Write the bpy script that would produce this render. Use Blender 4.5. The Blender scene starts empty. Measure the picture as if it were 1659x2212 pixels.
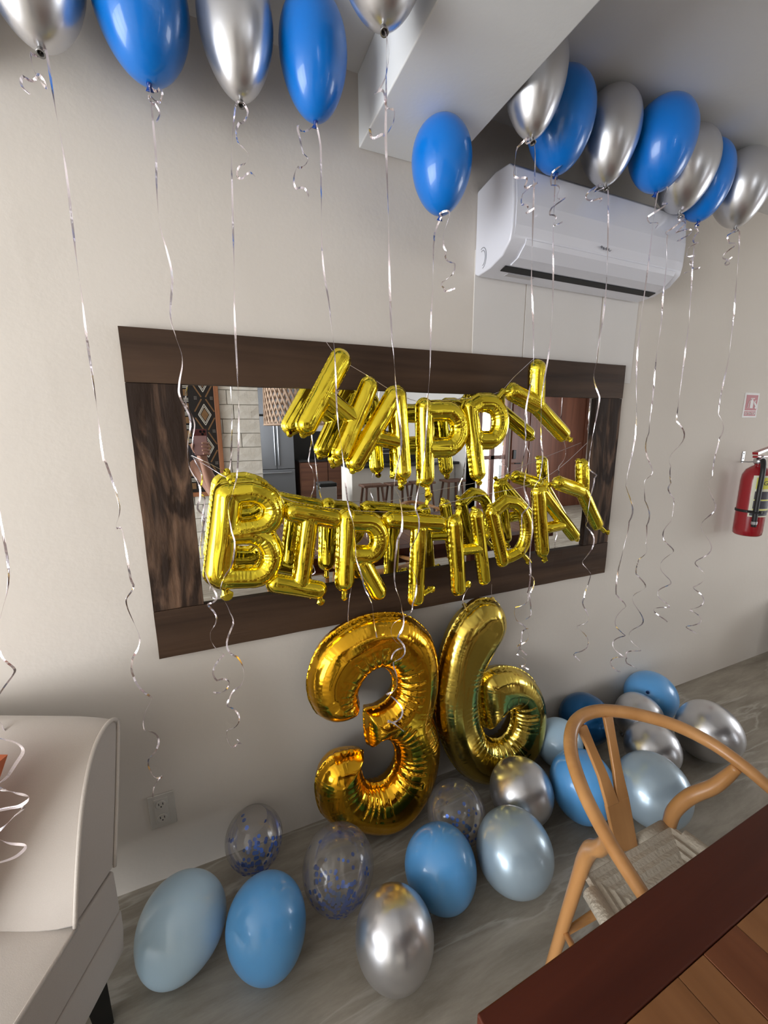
import bpy, bmesh, math, random
import numpy as np
from mathutils import Vector, Matrix
random.seed(7); rng = np.random.default_rng(7)
SC = bpy.context.scene
COL = SC.collection

# ------------------------------------------------------------------ camera
F_PX = 882.56
CAM = np.array([0.0, -1.335, 1.5])
YAW, PITCH, ROLL = [math.radians(a) for a in (22.865, -11.248, -0.4226)]
_w = np.array([math.sin(YAW)*math.cos(PITCH), math.cos(YAW)*math.cos(PITCH), math.sin(PITCH)])
_r0 = np.array([math.cos(YAW), -math.sin(YAW), 0.0]); _u0 = np.cross(_r0, _w)
_r = _r0*math.cos(ROLL)+_u0*math.sin(ROLL); _u = -_r0*math.sin(ROLL)+_u0*math.cos(ROLL)
cd = bpy.data.cameras.new('camera'); cam = bpy.data.objects.new('camera', cd); COL.objects.link(cam)
cd.sensor_fit = 'VERTICAL'; cd.sensor_height = 36.0; cd.lens = F_PX*36.0/2212.0
cd.clip_start = 0.01
cam.matrix_world = Matrix(((_r[0], _u[0], -_w[0], CAM[0]), (_r[1], _u[1], -_w[1], CAM[1]), (_r[2], _u[2], -_w[2], CAM[2]), (0, 0, 0, 1)))
SC.camera = cam

def ray(x, y): return (x-829.5)/F_PX*_r-(y-1106.0)/F_PX*_u+_w
def atY(x, y, Y=0.0):
    v = ray(x, y); return CAM+v*((Y-CAM[1])/v[1])
def atZ(x, y, Z):
    v = ray(x, y); return CAM+v*((Z-CAM[2])/v[2])
def at_plane(x, y, n, c):
    v = ray(x, y); n = np.array(n, float); return CAM+v*((c-n@CAM)/(n@v))

# ------------------------------------------------------------------ world, light, exposure
wd = bpy.data.worlds.new('world'); SC.world = wd; wd.use_nodes = True
bg = wd.node_tree.nodes['Background']; bg.inputs[0].default_value = (0.80, 0.90, 1.0, 1); bg.inputs[1].default_value = 2.2
def area(name, loc, rot, sx, sy, power, color):
    l = bpy.data.lights.new(name, 'AREA'); l.shape = 'RECTANGLE'; l.size = sx; l.size_y = sy; l.energy = power; l.color = color
    o = bpy.data.objects.new(name, l); COL.objects.link(o); o.location = loc; o.rotation_euler = rot; return o
R90 = math.pi/2
area('daylight_left_opening', (-3.95, -2.0, 1.12), (0, -R90, 0), 2.15, 3.2, 172, (0.95, 0.97, 1.0))
area('daylight_glazed_door', (4.67, -4.95, 1.1), (-R90, 0, math.pi), 0.66, 2.0, 22, (0.93, 0.97, 1.0))
area('daylight_right_window', (6.9, -2.3, 1.35), (0, R90, 0), 1.5, 1.8, 48, (0.95, 0.97, 1.0))
cy = SC.cycles; cy.use_adaptive_sampling = True; cy.adaptive_threshold = 0.05; cy.max_bounces = 6; cy.diffuse_bounces = 3; cy.glossy_bounces = 4; cy.transmission_bounces = 4; cy.transparent_max_bounces = 10; cy.caustics_reflective = False; cy.caustics_refractive = False
area('kitchen_fill_light', (0.36, -6.2, 1.65), (0, -R90, 0), 1.1, 1.7, 75, (0.95, 0.97, 1.0))  # added fill lamp, out of sight, brightens the kitchen reflected in the mirror
SC.view_settings.view_transform = 'Standard'; SC.view_settings.look = 'None'
SC.view_settings.exposure = 0.22; SC.view_settings.gamma = 1.0; SC.view_settings.use_curve_mapping = False

# ------------------------------------------------------------------ materials
MATS = {}
def mat(name, color, rough=0.5, metal=0.0, coat=0.0, spec=0.5, noise=None, bump=None, sss=0.0, trans=0.0, sheen=0.0):
    """noise=(scale, (r,g,b) second colour, stretch xyz, detail); bump=(scale, strength, stretch)"""
    m = bpy.data.materials.new(name); m.use_nodes = True; nt = m.node_tree; b = nt.nodes['Principled BSDF']
    b.inputs['Base Color'].default_value = (*color, 1); b.inputs['Roughness'].default_value = rough
    b.inputs['Metallic'].default_value = metal; b.inputs['Coat Weight'].default_value = coat; b.inputs['Coat Roughness'].default_value = 0.05
    b.inputs['Specular IOR Level'].default_value = spec; b.inputs['Subsurface Weight'].default_value = sss
    b.inputs['Transmission Weight'].default_value = trans; b.inputs['Sheen Weight'].default_value = sheen
    if sss: b.inputs['Subsurface Radius'].default_value = (0.02, 0.02, 0.02)
    def nz(scale, stretch, detail=4.0, dist=0.0):
        tc = nt.nodes.new('ShaderNodeTexCoord'); mp = nt.nodes.new('ShaderNodeMapping'); mp.inputs['Scale'].default_value = stretch
        n = nt.nodes.new('ShaderNodeTexNoise'); n.inputs['Scale'].default_value = scale; n.inputs['Detail'].default_value = detail; n.inputs['Distortion'].default_value = dist
        nt.links.new(tc.outputs['Object'], mp.inputs['Vector']); nt.links.new(mp.outputs[0], n.inputs['Vector']); return n
    if noise:
        sc, c2, st = noise[:3]; det = noise[3] if len(noise) > 3 else 4.0; dist = noise[4] if len(noise) > 4 else 0.0
        n = nz(sc, st, det, dist); cr = nt.nodes.new('ShaderNodeValToRGB')
        lo, hi = (noise[5] if len(noise) > 5 else (0.3, 0.7))
        cr.color_ramp.elements[0].position = lo; cr.color_ramp.elements[1].position = hi
        cr.color_ramp.elements[0].color = (*color, 1); cr.color_ramp.elements[1].color = (*c2, 1)
        nt.links.new(n.outputs['Fac'], cr.inputs[0]); nt.links.new(cr.outputs[0], b.inputs['Base Color'])
    if bump:
        sc, strg, st = bump[:3]
        n = nz(sc, st, bump[3] if len(bump) > 3 else 3.0); bp = nt.nodes.new('ShaderNodeBump'); bp.inputs['Strength'].default_value = strg; bp.inputs['Distance'].default_value = 0.01
        nt.links.new(n.outputs['Fac'], bp.inputs['Height']); nt.links.new(bp.outputs[0], b.inputs['Normal'])
    MATS[name] = m; return m

S1 = (1, 1, 1)
mat('plaster', (0.74, 0.675, 0.60), 0.85, noise=(2.2, (0.715, 0.65, 0.575), S1), bump=(55, 0.06, S1))
mat('plaster_patch', (0.76, 0.725, 0.69), 0.75, noise=(3, (0.74, 0.70, 0.66), S1), bump=(40, 0.04, S1))
mat('ceiling_paint', (0.80, 0.785, 0.765), 0.85, noise=(3, (0.78, 0.765, 0.745), S1), bump=(60, 0.05, S1))
mat('beam_paint', (0.86, 0.86, 0.85), 0.8, noise=(3, (0.84, 0.84, 0.83), S1), bump=(60, 0.04, S1))
def floor_mat():
    m = bpy.data.materials.new('floor_stone'); m.use_nodes = True; nt = m.node_tree; b = nt.nodes['Principled BSDF']; N = nt.nodes.new; Lk = nt.links.new
    tc = N('ShaderNodeTexCoord'); mp = N('ShaderNodeMapping'); mp.inputs['Rotation'].default_value = (0, 0, -0.12); mp.inputs['Scale'].default_value = (0.75, 3.8, 1)
    Lk(tc.outputs['Object'], mp.inputs[0])
    n1 = N('ShaderNodeTexNoise'); n1.inputs['Scale'].default_value = 2.6; n1.inputs['Detail'].default_value = 9; n1.inputs['Distortion'].default_value = 0.25; n1.inputs['Roughness'].default_value = 0.70
    Lk(mp.outputs[0], n1.inputs['Vector'])
    c1 = N('ShaderNodeValToRGB'); e = c1.color_ramp.elements; e[0].position = 0.36; e[1].position = 0.66
    e[0].color = (0.265, 0.228, 0.178, 1); e[1].color = (0.455, 0.405, 0.330, 1); Lk(n1.outputs['Fac'], c1.inputs[0])
    mp2 = N('ShaderNodeMapping'); mp2.inputs['Rotation'].default_value = (0, 0, -0.2); mp2.inputs['Scale'].default_value = (0.5, 2.6, 1); Lk(tc.outputs['Object'], mp2.inputs[0])
    n2 = N('ShaderNodeTexNoise'); n2.inputs['Scale'].default_value = 2.0; n2.inputs['Detail'].default_value = 8; n2.inputs['Distortion'].default_value = 0.35; Lk(mp2.outputs[0], n2.inputs['Vector'])
    a = N('ShaderNodeMath'); a.operation = 'SUBTRACT'; a.inputs[1].default_value = 0.5; Lk(n2.outputs['Fac'], a.inputs[0])
    a2 = N('ShaderNodeMath'); a2.operation = 'ABSOLUTE'; Lk(a.outputs[0], a2.inputs[0])
    c2 = N('ShaderNodeValToRGB'); e = c2.color_ramp.elements; e[0].position = 0.0; e[1].position = 0.018; e[0].color = (0.55, 0.55, 0.55, 1); e[1].color = (0, 0, 0, 1); Lk(a2.outputs[0], c2.inputs[0])
    mx = N('ShaderNodeMixRGB'); mx.inputs[2].default_value = (0.58, 0.54, 0.47, 1); Lk(c2.outputs[0], mx.inputs[0]); Lk(c1.outputs[0], mx.inputs[1]); Lk(mx.outputs[0], b.inputs['Base Color'])
    b.inputs['Roughness'].default_value = 0.5; b.inputs['Specular IOR Level'].default_value = 0.3
    bp = N('ShaderNodeBump'); bp.inputs['Strength'].default_value = 0.12; bp.inputs['Distance'].default_value = 0.004; Lk(n1.outputs['Fac'], bp.inputs['Height']); Lk(bp.outputs[0], b.inputs['Normal'])
    MATS['floor_stone'] = m
floor_mat()
def wood(name, dark, light, rough, grain_axis, scale=6.0, bumps=0.25, contrast=(0.35, 0.68), coat=0.0, spec=0.4):
    st = [1.0, 1.0, 1.0]; 
    for i in range(3): st[i] = 0.10 if i == grain_axis else 1.6
    return mat(name, dark, rough, coat=coat, spec=spec, noise=(scale, light, st, 8.0, 0.6, contrast), bump=(scale*3, bumps, st, 5.0))
wood('frame_wood', (0.034, 0.018, 0.010), (0.115, 0.064, 0.036), 0.62, 0, 7, 0.3, (0.34, 0.78), spec=.25)
mat('frame_wood_upright', (0.030, 0.017, 0.011), 0.7, spec=.2, noise=(11, (0.20, 0.115, 0.07), (1.1, 1, .28), 10.0, 1.6, (0.47, 0.70)), bump=(16, 0.9, (1.2, 1, .3), 8.0))
wood('table_border_wood', (0.060, 0.011, 0.004), (0.095, 0.020, 0.008), 0.42, 0, 8, 0.06, spec=.25)
wood('table_plank_red', (0.135, 0.040, 0.014), (0.225, 0.078, 0.030), 0.4, 1, 8, 0.06, spec=.25)
wood('table_plank_brown', (0.215, 0.088, 0.030), (0.33, 0.145, 0.054), 0.4, 1, 8, 0.06, spec=.25)
wood('table_plank_dark', (0.095, 0.026, 0.010), (0.165, 0.050, 0.018), 0.4, 1, 8, 0.06, spec=.25)
wood('chair_wood', (0.46, 0.215, 0.070), (0.57, 0.285, 0.105), 0.35, 2, 9, 0.05, coat=0.2)
wood('door_wood', (0.115, 0.036, 0.018), (0.20, 0.072, 0.038), 0.4, 2, 5, 0.08)
wood('stool_wood', (0.10, 0.045, 0.028), (0.18, 0.085, 0.05), 0.5, 2, 8, 0.08)
wood('cabinet_wood', (0.075, 0.030, 0.017), (0.13, 0.055, 0.03), 0.5, 0, 6, 0.05)
wood('picture_frame_wood', (0.30, 0.115, 0.05), (0.42, 0.18, 0.085), 0.5, 2, 8, 0.05)
wood('dark_wood', (0.012, 0.009, 0.008), (0.03, 0.022, 0.018), 0.45, 2, 8, 0.05)
def mirror_mat():
    m = mat('mirror_glass', (0.86, 0.87, 0.87), 0.0, metal=1.0); return m
mirror_mat()
def foil(name, c, rough=0.13, bs=0.05):
    return mat(name, c, rough, metal=1.0, bump=(38, bs, S1, 2.0))
foil('gold_foil_letter', (0.93, 0.73, 0.055)); foil('gold_foil_three', (0.86, 0.46, 0.028)); foil('gold_foil_six', (0.70, 0.52, 0.10), 0.16)
mat('valve_red', (0.5, 0.05, 0.02), 0.3)
mat('latex_royal', (0.0, 0.19, 0.70), 0.3, coat=0.35)
mat('latex_sky', (0.125, 0.42, 0.84), 0.3, coat=0.4)
mat('latex_pale', (0.52, 0.72, 0.87), 0.3, coat=0.4)
mat('latex_pearl', (0.41, 0.52, 0.60), 0.32, metal=0.35, coat=0.5)
mat('latex_silver', (0.62, 0.62, 0.64), 0.30, metal=0.9, coat=0.2)
mat('latex_dark_blue', (0.008, 0.10, 0.26), 0.25, metal=0.55, coat=0.3)
mat('latex_knot_blue', (0.0, 0.04, 0.25), 0.35); mat('latex_knot_silver', (0.38, 0.37, 0.36), 0.35, metal=0.8)
def clear_mat():
    m = bpy.data.materials.new('latex_clear'); m.use_nodes = True; nt = m.node_tree; N = nt.nodes.new; Lk = nt.links.new
    out = nt.nodes['Material Output']; nt.nodes.remove(nt.nodes['Principled BSDF'])
    tr = N('ShaderNodeBsdfTransparent'); tr.inputs[0].default_value = (0.97, 0.96, 0.95, 1)
    gl = N('ShaderNodeBsdfGlossy'); gl.inputs['Roughness'].default_value = 0.12
    df = N('ShaderNodeBsdfDiffuse'); df.inputs[0].default_value = (0.62, 0.57, 0.53, 1)
    lw = N('ShaderNodeLayerWeight'); lw.inputs['Blend'].default_value = 0.32
    m1 = N('ShaderNodeMixShader'); m1.inputs[0].default_value = 0.11; Lk(tr.outputs[0], m1.inputs[1]); Lk(df.outputs[0], m1.inputs[2])
    a = N('ShaderNodeMath'); a.operation = 'MULTIPLY_ADD'; a.inputs[1].default_value = 0.42; a.inputs[2].default_value = 0.04; Lk(lw.outputs['Fresnel'], a.inputs[0])
    m2 = N('ShaderNodeMixShader'); Lk(a.outputs[0], m2.inputs[0]); Lk(m1.outputs[0], m2.inputs[1]); Lk(gl.outputs[0], m2.inputs[2]); Lk(m2.outputs[0], out.inputs[0])
    MATS['latex_clear'] = m
clear_mat()
mat('confetti_blue', (0.02, 0.13, 0.62), 0.25, metal=0.6)
def ribbon_mat():
    m = mat('ribbon_silver', (0.80, 0.80, 0.82), 0.18, metal=0.9); nt = m.node_tree; b = nt.nodes['Principled BSDF']
    tc = nt.nodes.new('ShaderNodeTexCoord'); n = nt.nodes.new('ShaderNodeTexNoise'); n.inputs['Scale'].default_value = 26; n.inputs['Detail'].default_value = 1
    h = nt.nodes.new('ShaderNodeCombineColor'); h.mode = 'HSV'; h.inputs[1].default_value = 0.09; h.inputs[2].default_value = 0.86
    mu = nt.nodes.new('ShaderNodeMath'); mu.operation = 'MULTIPLY'; mu.inputs[1].default_value = 3.0
    nt.links.new(tc.outputs['Object'], n.inputs['Vector']); nt.links.new(n.outputs['Fac'], mu.inputs[0]); nt.links.new(mu.outputs[0], h.inputs[0]); nt.links.new(h.outputs[0], b.inputs['Base Color'])
ribbon_mat()
mat('ac_plastic', (0.80, 0.80, 0.86), 0.28, coat=0.3); mat('ac_plastic_shade', (0.70, 0.70, 0.75), 0.4); mat('vent_black', (0.012, 0.012, 0.013), 0.6)
mat('logo_grey', (0.16, 0.16, 0.18), 0.4); mat('label_grey', (0.55, 0.53, 0.54), 0.6)
mat('outlet_plastic', (0.60, 0.56, 0.50), 0.4); mat('slot_dark', (0.02, 0.018, 0.016), 0.6)
mat('sofa_fabric', (0.53, 0.468, 0.41), 0.95, noise=(500, (0.505, 0.445, 0.39), S1, 2.0), bump=(600, 0.06, S1), sheen=0.3)
mat('sofa_piping', (0.62, 0.555, 0.49), 0.9, bump=(380, 0.2, S1)); mat('leg_black', (0.006, 0.006, 0.006), 0.4)
mat('orange_board', (0.55, 0.13, 0.035), 0.6, noise=(14, (0.48, 0.10, 0.03), S1)); mat('cream_board', (0.80, 0.76, 0.66), 0.6); mat('navy_print', (0.02, 0.05, 0.09), 0.5)
mat('paper_cord', (0.56, 0.49, 0.38), 0.9, noise=(160, (0.62, 0.55, 0.44), (1, 1, 1)), bump=(120, 0.3, S1))
mat('extinguisher_red', (0.30, 0.006, 0.012), 0.25, coat=0.5); mat('rubber_black', (0.008, 0.008, 0.008), 0.45); mat('steel', (0.55, 0.56, 0.58), 0.3, metal=1.0)
mat('label_cream', (0.70, 0.68, 0.52), 0.5); mat('label_yellow', (0.66, 0.62, 0.08), 0.5); mat('label_dark', (0.05, 0.045, 0.06), 0.5)
mat('sign_white', (0.72, 0.69, 0.66), 0.5); mat('sign_red', (0.40, 0.055, 0.06), 0.5)
mat('stone_block', (0.74, 0.69, 0.60), 0.9, noise=(9, (0.86, 0.82, 0.74), S1), bump=(26, 0.5, S1)); mat('mortar', (0.58, 0.53, 0.45), 0.95, bump=(60, 0.3, S1))
mat('cloth_black', (0.016, 0.012, 0.010), 0.95, bump=(200, 0.2, S1)); mat('cloth_tan', (0.17, 0.09, 0.035), 0.95, noise=(30, (0.22, 0.12, 0.05), S1)); mat('cloth_white', (0.62, 0.58, 0.50), 0.95)
mat('rattan', (0.52, 0.36, 0.25), 0.7, noise=(40, (0.62, 0.45, 0.33), S1)); mat('fridge_steel', (0.14, 0.145, 0.155), 0.45, metal=0.6); mat('fridge_handle', (0.30, 0.31, 0.33), 0.3, metal=0.9)
mat('counter_white', (0.74, 0.70, 0.64), 0.8); mat('counter_top', (0.012, 0.012, 0.012), 0.4); mat('wall_white', (0.80, 0.775, 0.74), 0.85, bump=(50, 0.05, S1))
mat('skin', (0.44, 0.235, 0.165), 0.5, noise=(20, (0.48, 0.26, 0.185), S1)); mat('shirt', (0.045, 0.04, 0.05), 0.9, bump=(90, 0.2, S1)); mat('trousers', (0.03, 0.035, 0.05), 0.9); mat('hair', (0.02, 0.012, 0.008), 0.6, bump=(60, 0.5, (1, 1, 0.2)))
mat('eye_white', (0.8, 0.78, 0.75), 0.3); mat('lip', (0.36, 0.12, 0.10), 0.5)
mat('phone_case', (0.11, 0.018, 0.022), 0.4); mat('phone_back', (0.42, 0.25, 0.25), 0.25); mat('phone_lens', (0.01, 0.01, 0.012), 0.1)
def glass_mat():
    m = bpy.data.materials.new('clear_pane'); m.use_nodes = True; nt = m.node_tree; nt.nodes.remove(nt.nodes['Principled BSDF'])
    tr = nt.nodes.new('ShaderNodeBsdfTransparent'); gl = nt.nodes.new('ShaderNodeBsdfGlossy'); gl.inputs['Roughness'].default_value = 0.02
    mx = nt.nodes.new('ShaderNodeMixShader'); mx.inputs[0].default_value = 0.06
    nt.links.new(tr.outputs[0], mx.inputs[1]); nt.links.new(gl.outputs[0], mx.inputs[2]); nt.links.new(mx.outputs[0], nt.nodes['Material Output'].inputs[0]); MATS['clear_pane'] = m
glass_mat()

# ------------------------------------------------------------------ mesh helpers
class MB:
    """collects verts and faces in world or local space; build() links ONE mesh object"""
    def __init__(s): s.v = []; s.f = []
    def add(s, vs, fs):
        o = len(s.v); s.v.extend([tuple(map(float, p)) for p in vs]); s.f.extend([tuple(i+o for i in f) for f in fs]); return s
    def box(s, lo, hi, M=None):
        x0, y0, z0 = lo; x1, y1, z1 = hi
        vs = [(x0, y0, z0), (x1, y0, z0), (x1, y1, z0), (x0, y1, z0), (x0, y0, z1), (x1, y0, z1), (x1, y1, z1), (x0, y1, z1)]
        if M is not None: vs = [tuple(M @ Vector(p)) for p in vs]
        return s.add(vs, [(0, 3, 2, 1), (4, 5, 6, 7), (0, 1, 5, 4), (1, 2, 6, 5), (2, 3, 7, 6), (3, 0, 4, 7)])
    def lathe(s, prof, n=24, M=None, cap=True):
        vs = []; fs = []
        for (r, z) in prof:
            for k in range(n):
                a = 2*math.pi*k/n; vs.append((r*math.cos(a), r*math.sin(a), z))
        for i in range(len(prof)-1):
            for k in range(n):
                k2 = (k+1) % n; fs.append((i*n+k, i*n+k2, (i+1)*n+k2, (i+1)*n+k))
        if cap: fs.append(tuple(reversed(range(n)))); fs.append(tuple(range((len(prof)-1)*n, len(prof)*n)))
        if M is not None: vs = [tuple(M @ Vector(p)) for p in vs]
        return s.add(vs, fs)
    def tube(s, pts, rad, n=10, cap=True, flat=1.0, up=(0, 0, 1)):
        pts = [np.array(p, float) for p in pts]; m = len(pts); rad = [rad]*m if np.isscalar(rad) else rad
        vs = []; fs = []; pu = np.array(up, float)
        for i, p in enumerate(pts):
            t = pts[min(i+1, m-1)]-pts[max(i-1, 0)]; t /= (np.linalg.norm(t)+1e-12)
            a = pu-t*(pu@t)
            if np.linalg.norm(a) < 1e-4: a = np.array([1.0, 0, 0])-t*t[0]
            if np.linalg.norm(a) < 1e-4: a = np.array([0, 1.0, 0])-t*t[1]
            a /= np.linalg.norm(a); b = np.cross(t, a); pu = a if i else a
            for k in range(n):
                an = 2*math.pi*k/n; vs.append(p+rad[i]*(math.cos(an)*a*flat+math.sin(an)*b))
        for i in range(m-1):
            for k in range(n):
                k2 = (k+1) % n; fs.append((i*n+k, i*n+k2, (i+1)*n+k2, (i+1)*n+k))
        if cap: fs.append(tuple(reversed(range(n)))); fs.append(tuple(range((m-1)*n, m*n)))
        return s.add(vs, fs)
    def prism(s, poly, dvec):
        """poly: list of 3D points (planar, convex or not), extruded by dvec"""
        n = len(poly); d = np.array(dvec, float); vs = [np.array(p, float) for p in poly]; vs += [p+d for p in vs]
        fs = [tuple(range(n)), tuple(reversed(range(n, 2*n)))]+[(i, i+n, (i+1) % n+n, (i+1) % n) for i in range(n)]
        return s.add(vs, fs)
    def build(s, name, m, parent=None, origin=(0, 0, 0), smooth=False, bevel=0.0, fixn=True):
        o = np.array(origin, float)
        me = bpy.data.meshes.new(name); me.from_pydata([tuple(np.array(p)-o) for p in s.v], [], s.f)
        if fixn:
            bm = bmesh.new(); bm.from_mesh(me); bmesh.ops.recalc_face_normals(bm, faces=bm.faces[:]); bm.to_mesh(me); bm.free()
        return finish(me, name, m, parent, origin, smooth, bevel)
def finish(me, name, m, parent, origin, smooth, bevel):
    me.materials.append(MATS[m])
    if smooth: me.polygons.foreach_set('use_smooth', [True]*len(me.polygons))
    ob = bpy.data.objects.new(name, me); COL.objects.link(ob)
    if parent is not None: ob.parent = parent; po = world_loc(parent); ob.location = Vector(origin)-po
    else: ob.location = origin
    if bevel:
        bv = ob.modifiers.new('bevel', 'BEVEL'); bv.width = bevel; bv.segments = 2; bv.limit_method = 'ANGLE'; bv.angle_limit = math.radians(40)
        me.polygons.foreach_set('use_smooth', [True]*len(me.polygons)); wn = ob.modifiers.new('wn', 'WEIGHTED_NORMAL')
    return ob
def world_loc(o):
    v = Vector(o.location)
    while o.parent is not None: o = o.parent; v += Vector(o.location)
    return v
def thing(name, label, cat, loc=(0, 0, 0), group=None):
    o = bpy.data.objects.new(name, None); COL.objects.link(o); o.location = loc; o.empty_display_size = 0.05
    o['label'] = label; o['category'] = cat
    if group: o['group'] = group
    return o
def tag(o, label, cat, group=None):
    o['label'] = label; o['category'] = cat
    if group: o['group'] = group
    return o
def struct(o, label=None, cat=None):
    o['kind'] = 'structure'
    if label: o['label'] = label
    if cat: o['category'] = cat
    return o
def lab(o, label): o['label'] = label; return o
def catmull(pts, per=8):
    P = [np.array(p, float) for p in pts]; P = [2*P[0]-P[1]]+P+[2*P[-1]-P[-2]]; out = []; ts = []
    for i in range(1, len(P)-2):
        p0, p1, p2, p3 = P[i-1:i+3]
        for k in range(per):
            t = k/per; out.append(0.5*((2*p1)+(-p0+p2)*t+(2*p0-5*p1+4*p2-p3)*t*t+(-p0+3*p1-3*p2+p3)*t**3)); ts.append(i-1+t)
    out.append(P[-2]); ts.append(len(P)-3.0)
    return out, ts
def rotmat(axis_to):
    """rotation taking +Z to axis_to"""
    return Vector((0, 0, 1)).rotation_difference(Vector(axis_to).normalized()).to_matrix().to_4x4()





# ================================================================== THE SETTING
CH = 2.524
XL, XR, YB = -3.85, 7.0, -8.0
struct(MB().box((XL-.1, YB-.1, -.12), (XR+.1, .1, 0)).build('floor', 'floor_stone'))
struct(MB().box((XL-.1, YB-.1, CH), (XR+.1, .1, CH+.12)).build('ceiling', 'ceiling_paint'))
struct(MB().box((XL-.1, 0, 0), (XR+.1, .12, CH)).build('wall_north', 'plaster'))
b = MB(); b.box((XL-.12, -.4, 0), (XL, 0, CH)); b.box((XL-.12, YB, 0), (XL, -3.6, CH)); b.box((XL-.12, -3.6, 2.2), (XL, -.4, CH))
struct(b.build('wall_west', 'wall_white'))
b = MB(); b.box((XR, -1.5, 0), (XR+.12, 0, CH)); b.box((XR, YB, 0), (XR+.12, -3.1, CH)); b.box((XR, -3.1, 2.15), (XR+.12, -1.5, CH)); b.box((XR, -3.1, 0), (XR+.12, -1.5, .55))
struct(b.build('wall_east', 'wall_white'))
struct(MB().box((.5, YB-.12, 0), (4.2, YB, CH)).build('wall_south', 'wall_white'))
# back wall that holds the doors, with the glazed doorway cut out
b = MB(); b.box((4.2, -4.85, 0), (4.34, -4.7, CH)); b.box((4.34, -4.85, 2.12), (5.0, -4.7, CH)); b.box((5.0, -4.85, 0), (XR, -4.7, CH)); b.box((4.2, YB, 0), (4.3, -4.7, CH))
struct(b.build('wall_entry', 'wall_white'))
b = MB(); b.box((0.44, -5.3, 0), (0.53, -3.62, CH)); b.box((0.44, YB, 0), (0.53, -7.1, CH)); b.box((0.44, -7.1, 0), (0.53, -5.3, 1.05)); b.box((0.44, -7.1, 2.25), (0.53, -5.3, CH)); struct(b.build('wall_kitchen_side', 'wall_white'))  # unseen opening added to let the kitchen fill lamp shine in
# ceiling beam
struct(MB().box((.489, -4.7, 2.334), (.789, 0, CH)).build('trim_1', 'beam_paint', bevel=.004), 'white painted ceiling beam running to the mirror wall', 'beam')
# paler patched panels on the wall under the air conditioner
pp = struct(bpy.data.objects.new('trim_2', None), 'three pale filler panels on the wall below the air conditioner', 'panel'); COL.objects.link(pp)
for x0, x1 in ((.918, 1.148), (1.154, 1.548), (1.560, 1.768)):
    MB().box((x0, -.0035, 1.70), (x1, .0, 2.12)).build('panel', 'plaster_patch', pp, ((x0+x1)/2, 0, 1.9))
# sliding door frame in the left opening, window frame on the right
def frame_rect(name, axis_x, y0, y1, z0, z1, mull, m):
    root = struct(bpy.data.objects.new(name, None)); COL.objects.link(root); t = .05
    def bar(n, lo, hi): MB().box(lo, hi).build(n, m, root, tuple((np.array(lo)+np.array(hi))/2))
    bar('jamb', (axis_x-.05, y0, z0), (axis_x+.0, y0+t, z1)); bar('jamb', (axis_x-.05, y1-t, z0), (axis_x, y1, z1))
    bar('head', (axis_x-.05, y0+t, z1-t), (axis_x, y1-t, z1)); bar('sill', (axis_x-.05, y0+t, z0), (axis_x, y1-t, z0+.03))
    for k in range(1, mull+1):
        y = y0+(y1-y0)*k/(mull+1); bar('mullion', (axis_x-.045, y-.03, z0+.03), (axis_x-.005, y+.03, z1-t))
    return root
frame_rect('window_1', XL, -3.6, -.4, 0.0, 2.2, 2, 'door_wood'); frame_rect('window_2', XR+.05, -3.1, -1.5, .55, 2.15, 1, 'door_wood')

# ================================================================== MIRROR
mir = thing('wall_mirror', 'wide rectangular mirror in a dark rustic wooden frame on the wall', 'mirror', (.76, -.0, .82))
FX0, FX1, FZ0, FZ1 = -.193, 1.705, .822, 1.772; IX0, IX1, IZ0, IZ1 = -.056, 1.548, .974, 1.632
def rough_board(name, lo, hi, m, grain):
    # board with gently uneven edges and a worn face
    nx = 40 if grain == 0 else 8; nz = 8 if grain == 0 else 40
    vs = []; fs = []
    for layer in (0, 1):
        for j in range(nz+1):
            for i in range(nx+1):
                x = lo[0]+(hi[0]-lo[0])*i/nx; z = lo[2]+(hi[2]-lo[2])*j/nz; y = hi[1] if layer else lo[1]
                e = .0007*(math.sin(9*x+2*z)+math.sin(23*z+5*x)+math.sin(31*(x+z)))
                if i in (0, nx): x += .5*e
                if j in (0, nz): z += .5*e
                if not layer: y += e*.9
                vs.append((x, y, z))
    n1 = (nx+1)*(nz+1); idx = lambda l, i, j: l*n1+j*(nx+1)+i
    for j in range(nz):
        for i in range(nx):
            fs.append((idx(0, i, j), idx(0, i+1, j), idx(0, i+1, j+1), idx(0, i, j+1))); fs.append((idx(1, i, j), idx(1, i, j+1), idx(1, i+1, j+1), idx(1, i+1, j)))
    for i in range(nx): fs.append((idx(0, i, 0), idx(1, i, 0), idx(1, i+1, 0), idx(0, i+1, 0))); fs.append((idx(0, i, nz), idx(0, i+1, nz), idx(1, i+1, nz), idx(1, i, nz)))
    for j in range(nz): fs.append((idx(0, 0, j), idx(0, 0, j+1), idx(1, 0, j+1), idx(1, 0, j))); fs.append((idx(0, nx, j), idx(1, nx, j), idx(1, nx, j+1), idx(0, nx, j+1)))
    return MB().add(vs, fs).build(name, m, mir, tuple((np.array(lo)+np.array(hi))/2))
FY = -.022
rough_board('frame_rail', (FX0, FY, IZ1), (FX1, 0, FZ1), 'frame_wood', 0)
rough_board('frame_rail', (FX0, FY, FZ0), (FX1, 0, IZ0), 'frame_wood', 0)
lab(rough_board('frame_stile', (FX0, FY+.002, IZ0+.0015), (IX0, 0, IZ1-.0015), 'frame_wood_upright', 2), 'rough barky upright board of the frame')
rough_board('frame_stile', (IX1, FY+.002, IZ0+.0015), (FX1, 0, IZ1-.0015), 'frame_wood_upright', 2)
MB().box((IX0-.004, -.008, IZ0-.004), (IX1+.004, -.004, IZ1+.004)).build('mirror_glass', 'mirror_glass', mir, (.76, -.006, 1.3))

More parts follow.
